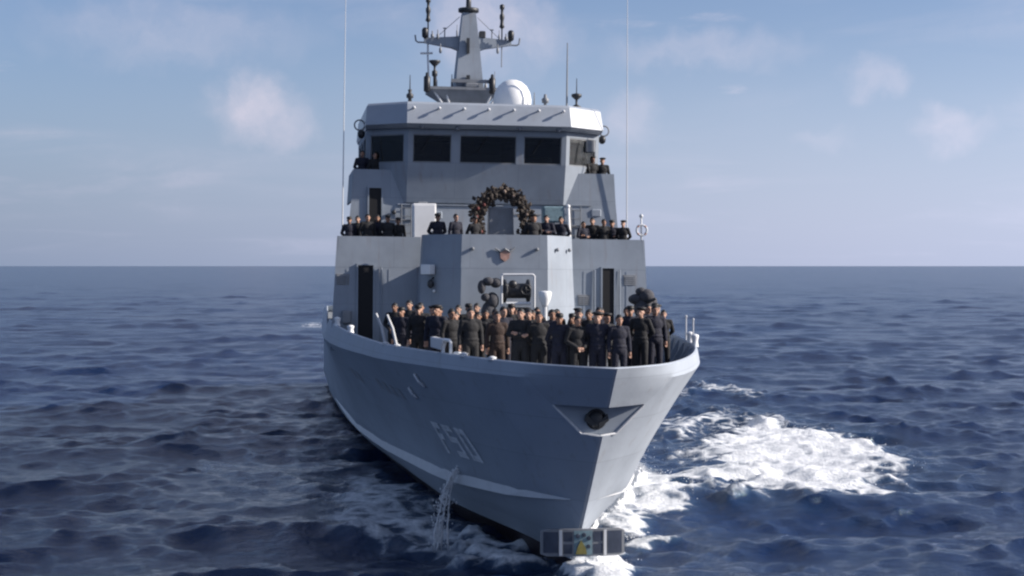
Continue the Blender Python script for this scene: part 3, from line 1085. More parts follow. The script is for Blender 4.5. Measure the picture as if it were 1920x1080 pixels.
def wall_piece(name, i, t0, t1, z0, z1, out, depth, mat, parent):
    a, b2, c, d_ = edge_pt(i, t0, z0), edge_pt(i, t1, z0), edge_pt(i, t1, z1), edge_pt(i, t0, z1)
    nr = (b2 - a).cross(d_ - a).normalized()
    fr = [q + nr * out for q in (a, b2, c, d_)]
    bk = [q + nr * (out - depth) for q in (a, b2, c, d_)]
    mb_ = MB().add(fr + bk, [(0, 1, 2, 3), (5, 4, 7, 6), (3, 2, 6, 7), (1, 0, 4, 5), (1, 5, 6, 2), (0, 3, 7, 4)])
    return mb_.build(name, M[mat], parent)


def frange(p): return (p + BW) / (2 * BW)
E_ = .004
layout = {0: [(frange(-2.46), frange(-1.20)), (frange(-.92), frange(.95)), (frange(1.20), frange(2.46))],
          1: [(.10, .90)], 5: [(.10, .90)], 2: [(.06, .30), (.36, .60), (.66, .92)], 4: [(.08, .34), (.40, .64), (.70, .94)]}
for i, wins in layout.items():
    edges = [0.0] + [x for ab in wins for x in ab] + [1.0]
    for k in range(0, len(edges), 2):
        if edges[k + 1] - edges[k] > .001:
            wall_piece('mullion', i, edges[k], edges[k + 1], SILL - E_, HEAD + E_, .0, .10, 'paint', bridge)
    for (t0, t1) in wins:
        g = wall_piece('window', i, t0 - .004, t1 + .004, SILL + .004, HEAD - .004, -.05, .015, 'glass', bridge)
        dt = .03 / ((edge_pt(i, 1, SILL) - edge_pt(i, 0, SILL)).length)
        for (u0, u1, v0, v1) in ((t0, t1, SILL, SILL + .045), (t0, t1, HEAD - .045, HEAD), (t0, t0 + dt, SILL + .047, HEAD - .047), (t1 - dt, t1, SILL + .047, HEAD - .047)):
            wall_piece('window_gasket', i, u0, u1, v0, v1, -.02, .025, 'mid', g)
# wipers on the three front panes
for p in (-1.85, 0.0, 1.85):
    mb = MB()
    a = edge_pt(0, frange(p), HEAD - .02) + Vector((0, -.05, 0))
    c = edge_pt(0, frange(p - .35), SILL + .35) + Vector((0, -.03, 0))
    mb.tube([a, c], .012, 6)
    mb.build('window_wiper', M['black'], bridge)
# roof with a sloping fascia
RG, RT = .30, 12.30
def rring(z, fwd, side): return [(-BW - .05 - side * .4, F0 - fwd, z), (BW + .05 + side * .4, F0 - fwd, z), (BO + side, F1 - fwd, z), (BO + side, BB + .3, z), (-BO - side, BB + .3, z), (-BO - side, F1 - fwd, z)]
rings = [rring(CEIL - .10, .36, .02), rring(CEIL + .02, .56, .06), rring(RT - .08, .32, .0), rring(RT, .22, -.05)]
mb = MB()
for r_ in rings:
    mb.v += r_
for k in range(3):
    for i in range(6):
        mb.f.append((k * 6 + i, k * 6 + (i + 1) % 6, k * 6 + 6 + (i + 1) % 6, k * 6 + 6 + i))
mb.f += [tuple(reversed(range(6))), tuple(range(18, 24))]
mb.mi = [0] * len(mb.f)
roof = mb.build('roof', M['roofpaint'], bridge)
for x in (-2.48, -1.66, -.85, -.05, .78, 1.60, 2.42):            # lamps along the fascia
    mb = MB()
    fy = F0 - .42
    mb.tube([(x, fy + .05, 12.06), (x, fy - .14, 12.10)], [.03, .03], 8)
    mb.ball((x, fy - .16, 12.07), (.06, .07, .05), 8, 6)
    mb.build('fascia_lamp', M['light'], roof, smooth=True)
for x, z in ((-2.2, 11.47), (-1.05, 11.43), (1.0, 11.47), (2.3, 11.45)):   # lamps slung under the visor
    mb = MB()
    mb.ball((x, F0 - .42, z), (.09, .07, .06), 10, 6)
    mb.tube([(x, F0 - .42, z + .03), (x, F0 - .42, z + .12)], .02, 6)
    mb.build('visor_lamp', M['mid'], roof, smooth=True)
for sd in (-1, 1):                                                # searchlight and bracket on each side of the roof
    mb = MB()
    mb.torus((sd * (BO + .22), F1 + .1, 11.62), .17, .025, 'y', 16, 6)
    mb.build('bracket_ring', M['mid'], roof, smooth=True)
    mb = MB()
    mb.lathe((sd * (BO + .16), F1 + .1, 11.18), [(.05, 0), (.11, .06), (.13, .18), (.08, .26), (.02, .28)], 12)
    mb.build('side_lamp', M['black'], roof, smooth=True)
mb = MB()
mb.rbox((3.55, F1 - .35, 11.05), (.34, .3, .45), .04)
mb.tube([(3.55, F1 - .1, 11.2), (3.55, F1 - .1, 11.6)], .03, 8)
mb.build('wing_repeater', M['mid'], bridge)

# ------------------------------------------------------------------ mast
MS = 25.4
mast = empty('mast')
mast.parent = ship
mb = MB()
def sq(hx, hy, z, cx=0.0): return [(cx - hx, MS - hy, z), (cx + hx, MS - hy, z), (cx + hx, MS + hy, z), (cx - hx, MS + hy, z)]
mb.prism(sq(.56, .6, 12.2), sq(.50, .55, 13.6))
mb.prism(sq(.497, .547, 13.6), sq(.36, .38, 15.1))
mb.prism(sq(.357, .377, 15.1), sq(.24, .26, 16.22))
mb.build('tower', M['paint'], mast)
mb = MB()
mb.prism([(-.55, MS - .7, 12.75), (.55, MS - .7, 12.75), (.55, MS + .7, 12.75), (-.55, MS + .7, 12.75)],
         [(-1.45, MS - .95, 13.32), (1.05, MS - .95, 13.32), (1.05, MS + .95, 13.32), (-1.45, MS + .95, 13.32)])
mb.prism([(-1.47, MS - .97, 13.322), (1.07, MS - .97, 13.322), (1.07, MS + .97, 13.322), (-1.47, MS + .97, 13.322)],
         [(-1.47, MS - .97, 13.42), (1.07, MS - .97, 13.42), (1.07, MS + .97, 13.42), (-1.47, MS + .97, 13.42)])
mb.build('mast_platform', M['mid'], mast)
for (x0, x1) in ((-1.3, -.5), (1.0, .5), (-.9, -.45), (.8, .4)):
    mb = MB()
    mb.tube([(x0, MS - .85, 13.25), ((x0 + x1) / 2 - .05, MS - .75, 12.75), (x1, MS - .6, 12.35)], .045, 8)
    mb.build('platform_strut', M['light'], mast)
for sd in (-1, 1):
    mb = MB()
    tipx = 1.62 if sd < 0 else 1.58
    vs = []
    for (x, zl, zh, hy) in ((.2, 14.80, 15.38, .2), (.62, 14.95, 15.34, .16), (tipx, 15.10, 15.28, .08)):
        vs += [(sd * x, MS - hy, zl), (sd * x, MS + hy, zl), (sd * x, MS + hy, zh), (sd * x, MS - hy, zh)]
    fs = [(0, 1, 2, 3), (8, 11, 10, 9)]
    for k in (0, 4):
        for i in range(4):
            fs.append((k + i, k + 4 + i, k + 4 + (i + 1) % 4, k + (i + 1) % 4))
    mb.add(vs, fs)
    mb.build('yardarm', M['paint'], mast)
    mb = MB()
    mb.tube([(sd * (tipx - .1), MS, 15.12), (sd * (tipx + .22), MS, 15.12), (sd * (tipx + .3), MS, 15.17), (sd * (tipx + .33), MS, 15.38)], .03, 8)
    mb.build('yard_bracket', M['mid'], mast)
    mb = MB()                                                     # stick aerial of stacked cylinders
    ax = -1.48 if sd < 0 else 1.24
    zb = 15.95 if sd < 0 else 15.80
    mb.lathe((ax, MS, zb - .65), [(.025, 0), (.025, .55), (.10, .62), (.07, .72), (.06, .85), (.09, .95), (.09, 1.05), (.05, 1.12), (.05, 1.25), (.09, 1.30), (.09, 1.42), (.03, 1.46)], 10)
    mb.build('stick_aerial', M['dark'], mast, smooth=True)
    mb = MB()
    bx = -1.60 if sd < 0 else 1.56
    mb.lathe((bx, MS - .12, 15.25), [(.05, 0), (.11, .06), (.12, .30), (.08, .38), (.02, .40)], 12)
    mb.build('navigation_lamp', M['black'], mast, smooth=True)
    mb = MB()
    cx = -.87 if sd < 0 else .87
    mb.tube([(cx, MS, 15.2), (cx, MS, 15.66)], .022, 6)
    mb.tube([(cx - .06, MS, 15.66), (cx + .06, MS, 15.66)], .025, 6)
    mb.build('small_aerial', M['mid'], mast)
    mb = MB()
    dxp = -1.58 if sd < 0 else .78
    mb.lathe((dxp, MS - .9, 13.2), [(.06, 0), (.12, .05), (.12, .55), (.06, .60), (.05, .70), (.01, .72)], 12)
    mb.build('platform_lamp', M['black'], mast, smooth=True)
mb = MB()
mb.rbox((.50, MS - .1, 15.45), (.24, .22, .26), .03)
mb.build('camera_box', M['dark'], mast)
mb = MB()                                                          # signal horn on the starboard side
mb.lathe((-1.30, MS - .8, 13.42), [(.05, 0), (.05, .35), (.10, .40), (.10, .55), (.04, .60), (.04, .72), (.20, .88), (.21, .94), (.02, .95)], 14)
mb.build('signal_horn', M['dark'], mast, smooth=True)
mb = MB()
mb.tube([(-1.48, MS, 15.15), (-1.48, MS, 14.6), (-1.45, MS - .3, 13.4)], .035, 8)
mb.tube([(-1.75, MS, 14.72), (-1.3, MS, 14.74)], .04, 8)
mb.build('aerial_mast', M['light'], mast)
mb = MB()
mb.tube([(1.24, MS, 15.15), (1.24, MS, 14.3)], .02, 6)
mb.build('aerial_lead', M['mid'], mast)
mb = MB()
mb.lathe((0, MS, 16.22), [(.20, 0), (.38, .06), (.38, .18), (.10, .22), (.09, .6), (.07, 1.0), (.03, 1.2)], 14)
mb.build('masthead', M['dark'], mast, smooth=True)
for (x, z0, z1, r_) in ((-1.15, 15.2, 15.55, .05), (-.62, 13.42, 13.95, .04), (.62, 13.42, 13.8, .06), (1.05, 15.1, 14.75, .05), (-1.05, 15.05, 14.7, .05), (.95, 13.42, 14.1, .03), (-1.35, 15.24, 15.5, .06), (1.35, 15.24, 15.48, .06), (-.45, 15.3, 15.75, .03), (1.1, 15.25, 15.6, .035), (-1.2, 13.42, 14.0, .05), (.3, 13.42, 13.75, .08)):
    mb = MB()
    mb.lathe((x, MS - .3, min(z0, z1)), [(r_ * .5, 0), (r_, .05), (r_, abs(z1 - z0) * .5), (r_ * .4, abs(z1 - z0) * .6), (r_ * .4, abs(z1 - z0))], 10)
    mb.build('mast_fitting', M['mid'], mast, smooth=True)
for sd in (-1, 1):
    mb = MB()
    mb.tube([(sd * 1.3, MS, 15.2), (sd * .32, MS, 16.1)], .012, 5)
    mb.build('stay_wire', M['mid'], mast)
mb = MB()
mb.box((-.06, MS - .46, 14.98), (.10, .12, .55))
mb.box((-.06, MS - .60, 13.62), (.12, .10, .55))
mb.build('mast_ladder', M['dark'], mast)
mb = MB()
mb.rbox((.05, MS - .75, 13.50), (.5, .3, .18), .04)
mb.box((.05, MS - .78, 13.66), (1.5, .10, .12))
mb.build('radar_scanner', M['mid'], mast)

# radome and roof aerials
mb = MB()
mb.lathe((1.28, 22.9, 12.28), [(.30, 0), (.34, .06), (.60, .10), (.66, .32), (.67, .55), (.62, .80), (.50, 1.02), (.33, 1.17), (.15, 1.24), (.01, 1.26)], 28)
mb.build('radome', M['white'], ship, smooth=True)
for (x, s, z0, z1, r0) in ((3.06, 22.0, 12.28, 14.75, .035), (1.98, 22.4, 12.28, 13.05, .03)):
    mb = MB()
    mb.tube([(x, s, z0), (x, s, z0 + .25), (x, s, z1)], [r0 * 1.5, r0, r0 * .5], 8)
    mb.build('roof_whip', M['mid'], ship)
mb = MB()
mb.lathe((3.40, 22.0, 12.28), [(.03, 0), (.03, .12), (.17, .22), (.17, .27), (.04, .35), (.04, .50), (.18, .62), (.18, .70), (.02, .74), (.012, 1.25)], 14)
mb.build('double_cone_aerial', M['dark'], ship, smooth=True)
mb = MB()
mb.lathe((2.30, 22.0, 12.28), [(.06, 0), (.05, .35), (.12, .38), (.13, .50), (.06, .56), (.05, .66), (.01, .68)], 12)
mb.build('roof_searchlight', M['mid'], ship, smooth=True)
mb = MB()
mb.lathe((-2.45, 21.2, 12.28), [(.07, 0), (.06, .30), (.12, .34), (.12, .44), (.05, .50), (.07, .60), (.02, .62), (.012, 1.1)], 12)
mb.build('roof_lamp', M['dark'], ship, smooth=True)
for (x, z0, lean, top) in ((-4.72, 6.9, .06, 16.3), (4.80, 6.9, -.10, 17.3)):
    mb = MB()
    mb.tube([(x, 20.0, z0), (x + lean * .3, 20.0, 9.0), (x + lean, 20.0, top)], [.032, .020, .009], 8)
    mb.lathe((x, 20.0, z0 + .02), [(.09, 0), (.09, .35), (.05, .45)], 10)
    mb.build('whip_antenna', M['light'], ship)

# after part of the ship: lower house, funnel block and after deck
prism_part('after_house', [(-3.3, 42.2, HZ), (3.3, 42.2, HZ), (3.3, 45.8, HZ), (-3.3, 45.8, HZ)], [(-3.1, 42.3, 8.6), (3.1, 42.3, 8.6), (3.1, 45.3, 8.6), (-3.1, 45.3, 8.6)], M['paint'], ship)
for sd in (-1, 1):
    prism_part('funnel', [(sd * 1.9 - .8, 33, L2Z - .01), (sd * 1.9 + .8, 33, L2Z - .01), (sd * 1.9 + .8, 36, L2Z - .01), (sd * 1.9 - .8, 36, L2Z - .01)],
               [(sd * 1.85 - .6, 33.6, 11.2), (sd * 1.85 + .6, 33.6, 11.2), (sd * 1.85 + .6, 35.6, 11.2), (sd * 1.85 - .6, 35.6, 11.2)], M['paint'], ship)

# ------------------------------------------------------------------ fittings on the front house
for x in (-.98, .98):
    mb = MB()
    mb.lathe((0, 0, 0), [(.05, 0), (.055, .05), (.03, .09)], 10)
    o = mb.build('wall_stud', M['mid'], block, smooth=True)
    o.location = (x, BF + .0, 7.50)
    o.rotation_euler = (R(90), 0, 0)
def chamfer(sd, t, z, off=.0):
    a, b2 = Vector((sd * 1.34, BF, z)), Vector((sd * 2.44, BC, z))
    d_ = (b2 - a).normalized()
    nr = Vector((d_.y, -d_.x, 0)) * sd
    return a.lerp(b2, t) + nr * off, nr
for t in (.3, .75):
    q, nr = chamfer(1, t, 7.50, .02)
    mb = MB()
    mb.ball(q, .06, 8, 6)
    mb.build('wall_stud', M['mid'], block, smooth=True)
q, nr = chamfer(-1, .72, 6.86, .12)
mb = MB()
mb.box(q, (.42, .22, .30), Matrix.Rotation(math.atan2(-nr.x, nr.y) + math.pi, 3, 'Z'))
mb.build('junction_box', M['white'], block, bevel=.02)
q, nr = chamfer(-1, .66, 6.42, .10)
mb = MB()
mb.ball(q, (.10, .10, .14), 10, 8)
mb.tube([q + Vector((0, 0, .1)), q - nr * .12 + Vector((0, 0, .2))], .025, 6)
mb.build('bulkhead_lamp', M['dark'], block, smooth=True)
q, nr = chamfer(-1, .60, 6.20, .05)
mb = MB()
mb.ball(q, .05, 8, 6)
mb.build('lamp_lens', M['white'], block, smooth=True)
# crest over the door: a small faded shield with a scroll
crest_o = empty('crest')
crest_o.parent = block
mb = MB()
mb.prism([(-.13, BF - .05, 7.22), (.0, BF - .05, 7.12), (.13, BF - .05, 7.22), (.15, BF - .05, 7.45), (-.15, BF - .05, 7.45)], [(-.13, BF + .0, 7.22), (.0, BF + .0, 7.12), (.13, BF + .0, 7.22), (.15, BF + .0, 7.45), (-.15, BF + .0, 7.45)])
mb.build('shield', M['crest'], crest_o)
mb = MB()
mb.tube([(-.30, BF - .03, 7.52), (-.14, BF - .035, 7.42), (0, BF - .055, 7.50), (.14, BF - .035, 7.42), (.30, BF - .03, 7.55)], [.02, .04, .04, .04, .02], 8)
mb.build('scroll', M['mid'], crest_o)

# ------------------------------------------------------------------ loose things standing on the ship (each a thing of its own)
def on_ship(name, p, s, z, rz=0.0):
    o_ = empty(name)
    q_ = SHIP @ Vector((p, s, z))
    o_.location = q_
    o_.rotation_euler = (0, 0, YAW + rz)
    return o_


# pipe frame with the covered windlass behind the crowd
g = on_ship('windlass', .05, 13.9, DECK)
tag(g, 'dark covered windlass under a pale pipe frame before the front house', 'windlass')
mb = MB(); mb.tube([(-.34, 0, 0), (-.34, 0, 2.42), (-.30, 0, 2.46), (.58, 0, 2.46), (.62, 0, 2.42), (.62, 0, 0)], .034, 8); mb.build('pipe_frame', M['light'], g)
mb = MB(); mb.rbox((.14, .30, .75), (.86, .5, 1.5), .06); mb.build('gear_case', M['black'], g)
mb = MB(); mb.lathe((0, 0, -.42), [(.20, 0), (.34, .04), (.34, .10), (.22, .14), (.22, .70), (.34, .74), (.34, .80), (.20, .84)], 16); o = mb.build('drum', M['dark'], g, smooth=True); o.location = (.14, .34, 1.98); o.rotation_euler = (0, R(90), 0)
mb = MB(); mb.ball((-.02, -.05, 2.18), (.13, .08, .12), 10, 8); mb.build('brake_housing', M['black'], g, smooth=True)
mb = MB(); mb.torus((.36, -.06, 2.02), .14, .03, 'y', 18, 6); mb.tube([(.22, -.06, 2.02), (.50, -.06, 2.02)], .02, 6); mb.tube([(.36, -.06, 1.88), (.36, -.06, 2.16)], .02, 6); mb.build('handwheel', M['black'], g, smooth=True)
mb = MB(); mb.tube([(-.22, -.05, 1.62), (.5, -.05, 1.62)], .05, 8); mb.build('cross_bar', M['light'], g)
mb = MB()
for (x, y, z, a_, b_, c_) in ((-.50, .1, 2.22, .17, .2, .15), (-.72, .08, 2.26, .18, .2, .13), (-.92, .05, 2.10, .12, .15, .20), (-.80, .08, 1.80, .14, .16, .12), (-.60, .12, 1.70, .20, .2, .25), (-.70, .12, 1.30, .24, .2, .4)):
    mb.ball((x, y, z), (a_, b_, c_), 12, 8)
mb.build('canvas_cover', M['canvas'], g, smooth=True)
mb = MB(); mb.tube([(-.7, .15, 0), (-.7, .15, 1.4)], .16, 10); mb.build('cover_post', M['mid'], g)

g = on_ship('cowl_ventilator', .93, 13.6, DECK)
tag(g, 'small white cowl ventilator beside the pipe frame', 'ventilator')
mb = MB(); mb.tube([(0, 0, 0), (0, 0, 1.62)], .07, 10); mb.build('stem', M['light'], g)
mb = MB(); mb.lathe((0, 0, 1.55), [(.08, 0), (.10, .05), (.17, .22), (.20, .40), (.16, .44), (.02, .45)], 16); mb.build('cowl', M['white'], g, smooth=True)

g = on_ship('deck_gun', 3.62, 12.6, DECK)
tag(g, 'canvas covered machine gun on its pedestal at the right bulwark', 'machine gun')
mb = MB(); mb.lathe((0, 0, 0), [(.35, 0), (.30, .1), (.14, .25), (.12, 1.25), (.18, 1.3)], 14); mb.build('pedestal', M['mid'], g, smooth=True)
mb = MB()
for (x, y, z, a, b2, c) in ((0, 0, 1.55, .30, .32, .36), (.05, -.1, 1.88, .24, .26, .22), (-.20, 0, 1.80, .26, .2, .16), (.20, .1, 1.72, .22, .2, .18), (.02, 0, 1.3, .24, .24, .28), (-.10, -.05, 2.02, .16, .18, .12)):
    mb.ball((x, y, z), (a, b2, c), 12, 8)
mb.build('canvas_cover', M['canvas'], g, smooth=True)
mb = MB(); mb.tube([(.05, -.25, 1.72), (.12, -.62, 1.80), (.14, -.80, 1.83)], [.06, .045, .03], 8); mb.build('barrel', M['dark'], g, smooth=True)
mb = MB(); mb.rbox((.42, .1, 1.25), (.12, .3, .8), .02); mb.build('side_shield', M['mid'], g)

g = on_ship('deck_locker', -2.16, 18.55, HZ)
tag(g, 'tall white locker standing behind the parapet under the bridge', 'locker')
mb = MB(); mb.rbox((0, 0, 1.0), (.74, .5, 2.0), .02); mb.build('body', M['white'], g)
mb = MB(); mb.rbox((0, -.26, 1.02), (.66, .025, 1.85), .008); o = mb.build('door', M['white'], g)
mb = MB(); mb.box((.26, -.285, 1.05), (.04, .03, .16)); mb.build('handle', M['mid'], o)
mb = MB(); mb.rbox((-.05, 0, 2.03), (.30, .3, .06), .015); mb.build('top_cover', M['mid'], g)

g = on_ship('equipment_cabinet', 2.02, 18.6, HZ)
tag(g, 'blue grey equipment cabinet on a post near the white flagstaff', 'cabinet')
mb = MB(); mb.rbox((0, 0, 1.72), (.68, .4, .52), .03); mb.build('case', M['teal'], g)
mb = MB(); mb.tube([(0, 0, 0), (0, 0, 1.5)], .07, 10); mb.build('post', M['mid'], g)
mb = MB(); mb.rbox((0, -.205, 1.72), (.58, .02, .42), .006); mb.build('lid', M['teal'], g)

g = on_ship('flagstaff', 2.52, 18.4, HZ)
tag(g, 'short white flagstaff rising at the front house corner', 'flagstaff')
mb = MB(); mb.tube([(0, 0, 0), (0, 0, 1.0), (-.03, 0, 1.95)], [.075, .07, .05], 10); mb.build('pole', M['white'], g)
mb = MB(); mb.ball((-.03, 0, 1.98), .07, 10, 6); mb.build('truck', M['white'], g, smooth=True)

g = on_ship('lifebuoy', 4.90, 18.35, 7.98)
tag(g, 'white lifebuoy ring hung at the end of the right deck rail', 'lifebuoy')
mb = MB(); mb.torus((0, 0, .22), .17, .035, 'y', 24, 10); mb.build('ring', M['light'], g, smooth=True)
for k in range(4):
    mb = MB(); mb.torus((0, 0, .22), .17, .038, 'y', 4, 10, a0=k * math.pi / 2 + .6, a1=k * math.pi / 2 + .95); mb.build('band', M['orange'], g, smooth=True)
mb = MB(); mb.tube([(0, .07, -.28), (0, .07, .65)], .03, 8); mb.ball((0, .07, .68), .07, 8, 6); mb.build('post', M['light'], g, smooth=True)

# garland arch over a grey mount on the front house roof
g = on_ship('garland_arch', .10, 16.85, HZ)
tag(g, 'arch dressed with a dark leafy garland above the front house', 'garland arch')
mb = MB()
mb.prism([(-.42, .05, 0), (.42, .05, 0), (.42, .45, 0), (-.42, .45, 0)], [(-.38, .08, 1.85), (.38, .08, 1.85), (.38, .42, 1.85), (-.38, .42, 1.85)])
mb.build('mount_case', M['mid'], g, bevel=.03)
arcp = [(.74 * math.cos(a), 0, 1.55 + .74 * math.sin(a)) for a in np.linspace(math.pi, 0, 17)]
mb = MB(); mb.tube([(-.72, 0, 0)] + arcp + [(.72, 0, 0)], .06, 8); mb.build('hoop', M['dark'], g, smooth=True)
rg = random.Random(3)
full = [(-.72, .35 * k / 3 + .9) for k in range(0, 4)] + [(.74 * math.cos(a), 1.55 + .74 * math.sin(a)) for a in np.linspace(math.pi, 0, 24)] + [(.72, .35 * k / 3 + .9) for k in range(3, -1, -1)]
for (x, z) in full:
    mb = MB()
    for _ in range(26):
        dx_, dy_, dz_ = max(-.17, min(.17, rg.gauss(0, .10))), rg.gauss(-.06, .05), max(-.17, min(.17, rg.gauss(0, .10)))
        l_, an_, tl = rg.uniform(.09, .19), rg.uniform(0, 6.28), rg.uniform(-.8, .8)
        d1 = Vector((math.cos(an_), tl * .5, math.sin(an_))) * l_
        d2 = Vector((-math.sin(an_), tl, math.cos(an_))) * l_ * .38
        c = Vector((x * 1.03 + dx_, dy_, z + dz_))
        mb.add([c, c + d1 * .5 + d2, c + d1, c + d1 * .5 - d2, c + d1 * .5 + Vector((0, -.02, 0))], [(0, 1, 4), (1, 2, 4), (2, 3, 4), (3, 0, 4)])
    mb.build('leaf_cluster', M['leaf'], g)
for (x, z) in full[::2]:
    mb = MB()
    mb.ball((x + rg.uniform(-.08, .08), -.14, z + rg.uniform(-.07, .07)), (.06, .05, .06), 8, 6)
    mb.build('flower', M['flower'] if x < -.55 else (M['bloom'] if rg.random() < .5 else M['leaf']), g, smooth=True)

# fairlead, stanchions and bollards on the bulwark
def bulwark_thing(name, s, side, label, cat, group=None):
    o_ = on_ship(name, side * (smooth3(b_top, s) - .05), s, z_top(s) + .02)
    return tag(o_, label, cat, group)
g = bulwark_thing('fairlead', 4.95, -1, 'white fairlead standing on the shaded bulwark before the crowd', 'fairlead')
g.rotation_euler.z += R(-40)
mb = MB(); mb.prism([(-.26, -.1, .12), (.02, -.1, .06), (.02, .1, .06), (-.26, .1, .12)], [(-.26, -.1, .36), (.10, -.1, .30), (.10, .1, .30), (-.26, .1, .36)]); mb.build('cheek', M['light'], g, bevel=.02)
mb = MB(); mb.tube([(.03, 0, -.02), (.03, 0, .30)], .045, 8); mb.build('leg', M['white'], g)
mb = MB(); mb.tube([(.24, 0, -.02), (.24, 0, .24), (.20, 0, .28), (.05, 0, .29)], .04, 8); mb.build('leg', M['white'], g)
mb = MB(); mb.rbox((.42, 0, .0), (.18, .12, .06), .02); mb.build('foot_plate', M['light'], g)
for s_, lab in ((8.7, 'slanting pale stanchion on the shaded bulwark nearest the dark doorway'), (7.75, 'slanting pale stanchion on the shaded bulwark nearest the crowd')):
    g = bulwark_thing('stanchion', s_, -1, lab, 'stanchion', 'slanting stanchions on the bulwark')
    mb = MB(); mb.tube([(0, 0, -.04), (-.10, .05, .42), (-.24, .05, .76)], [.04, .035, .03], 8); mb.build('post', M['light'], g)
    mb = MB(); mb.lathe((0, 0, -.03), [(.09, 0), (.09, .05), (.05, .07)], 10); mb.build('base', M['light'], g)
for s_, sd, h_, lab in ((17.0, -1, .26, 'white bollard on the shaded bulwark at the house corner'), (13.6, -1, .20, 'small white bollard on the shaded bulwark under the dark doorway'),
                        (8.0, 1, .30, 'white bollard on the sunlit bulwark where it turns widest'), (9.6, 1, .28, 'white bollard on the sunlit bulwark behind the widest point'),
                        (3.9, -1, .07, 'low pale cleat on the shaded bulwark beside the fairlead'), (2.75, -1, .06, 'low pale cleat on the shaded bulwark nearer the stem')):
    g = bulwark_thing('bollard', s_, sd, lab, 'bollard', 'bollards on the bulwark')
    mb = MB(); mb.lathe((0, 0, -.03), [(.10, 0), (.09, .04), (.075, h_ * .5), (.10, h_ * .85), (.10, h_), (.03, h_ + .03)], 12); mb.build('post', M['white'] if h_ > .1 else M['light'], g, smooth=True)
for s_, lab in ((10.5, 'thin rail post on the sunlit bulwark by its far end'), (8.8, 'thin rail post on the sunlit bulwark between two bollards')):
    g = bulwark_thing('rail_post', s_, 1, lab, 'post', 'rail posts on the sunlit bulwark')
    mb = MB(); mb.tube([(0, 0, -.03), (0, 0, .62)], .02, 8); mb.build('post', M['light'], g)
    mb = MB(); mb.ball((0, 0, .64), .035, 8, 6); mb.build('cap', M['light'], g, smooth=True)

# ------------------------------------------------------------------ people
def fuse(mb_, voxel, keep, smooth=3):
    """one continuous surface from overlapping closed shapes"""
    me_ = bpy.data.meshes.new('fuse')
    me_.from_pydata(mb_.v, [], mb_.f)
    o_ = bpy.data.objects.new('fuse', me_)
    scene.collection.objects.link(o_)
    r_ = o_.modifiers.new('r', 'REMESH'); r_.mode = 'VOXEL'; r_.voxel_size = voxel
    s_ = o_.modifiers.new('s', 'SMOOTH'); s_.iterations = smooth; s_.factor = .5
    d_ = o_.modifiers.new('d', 'DECIMATE'); d_.ratio = keep
    dg = bpy.context.evaluated_depsgraph_get()
    res = bpy.data.meshes.new_from_object(o_.evaluated_get(dg))
    bpy.data.objects.remove(o_)
    bpy.data.meshes.remove(me_)
    res.polygons.foreach_set('use_smooth', [True] * len(res.polygons))
    return res


def capsule(mb_, a, b2, r0, r1, n_=10):
    a, b2 = Vector(a), Vector(b2)
    t = (b2 - a).normalized()
    mb_.tube([a - t * r0 * .75, a - t * r0 * .4, a, b2, b2 + t * r1 * .4, b2 + t * r1 * .75], [r0 * .55, r0 * .88, r0, r1, r1 * .88, r1 * .55], n_)


def limbs(pose):
    J = {}
    for sd in (-1, 1):
        sh = Vector((sd * .175, .01, 1.415))
        if pose == 'sides':
            el, wr, hd = (sd * .235, .03, 1.14), (sd * .245, -.03, .90), Vector((0, -.02, -1))
        elif pose == 'front':
            el, wr, hd = (sd * .265, .02, 1.15), (sd * .075, -.17, 1.0), Vector((-sd * .8, -.15, -.45))
        elif pose == 'behind':
            el, wr, hd = (sd * .265, .10, 1.15), (sd * .09, .15, 1.0), Vector((-sd * .8, .1, -.4))
        else:
            el, wr, hd = (sd * .25, -.02, 1.16), (-sd * .03, -.19, 1.17 + sd * .025), Vector((-sd * 1, .25, .12))
        J[sd] = (sh, Vector(el), Vector(wr), hd.normalized())
    return J


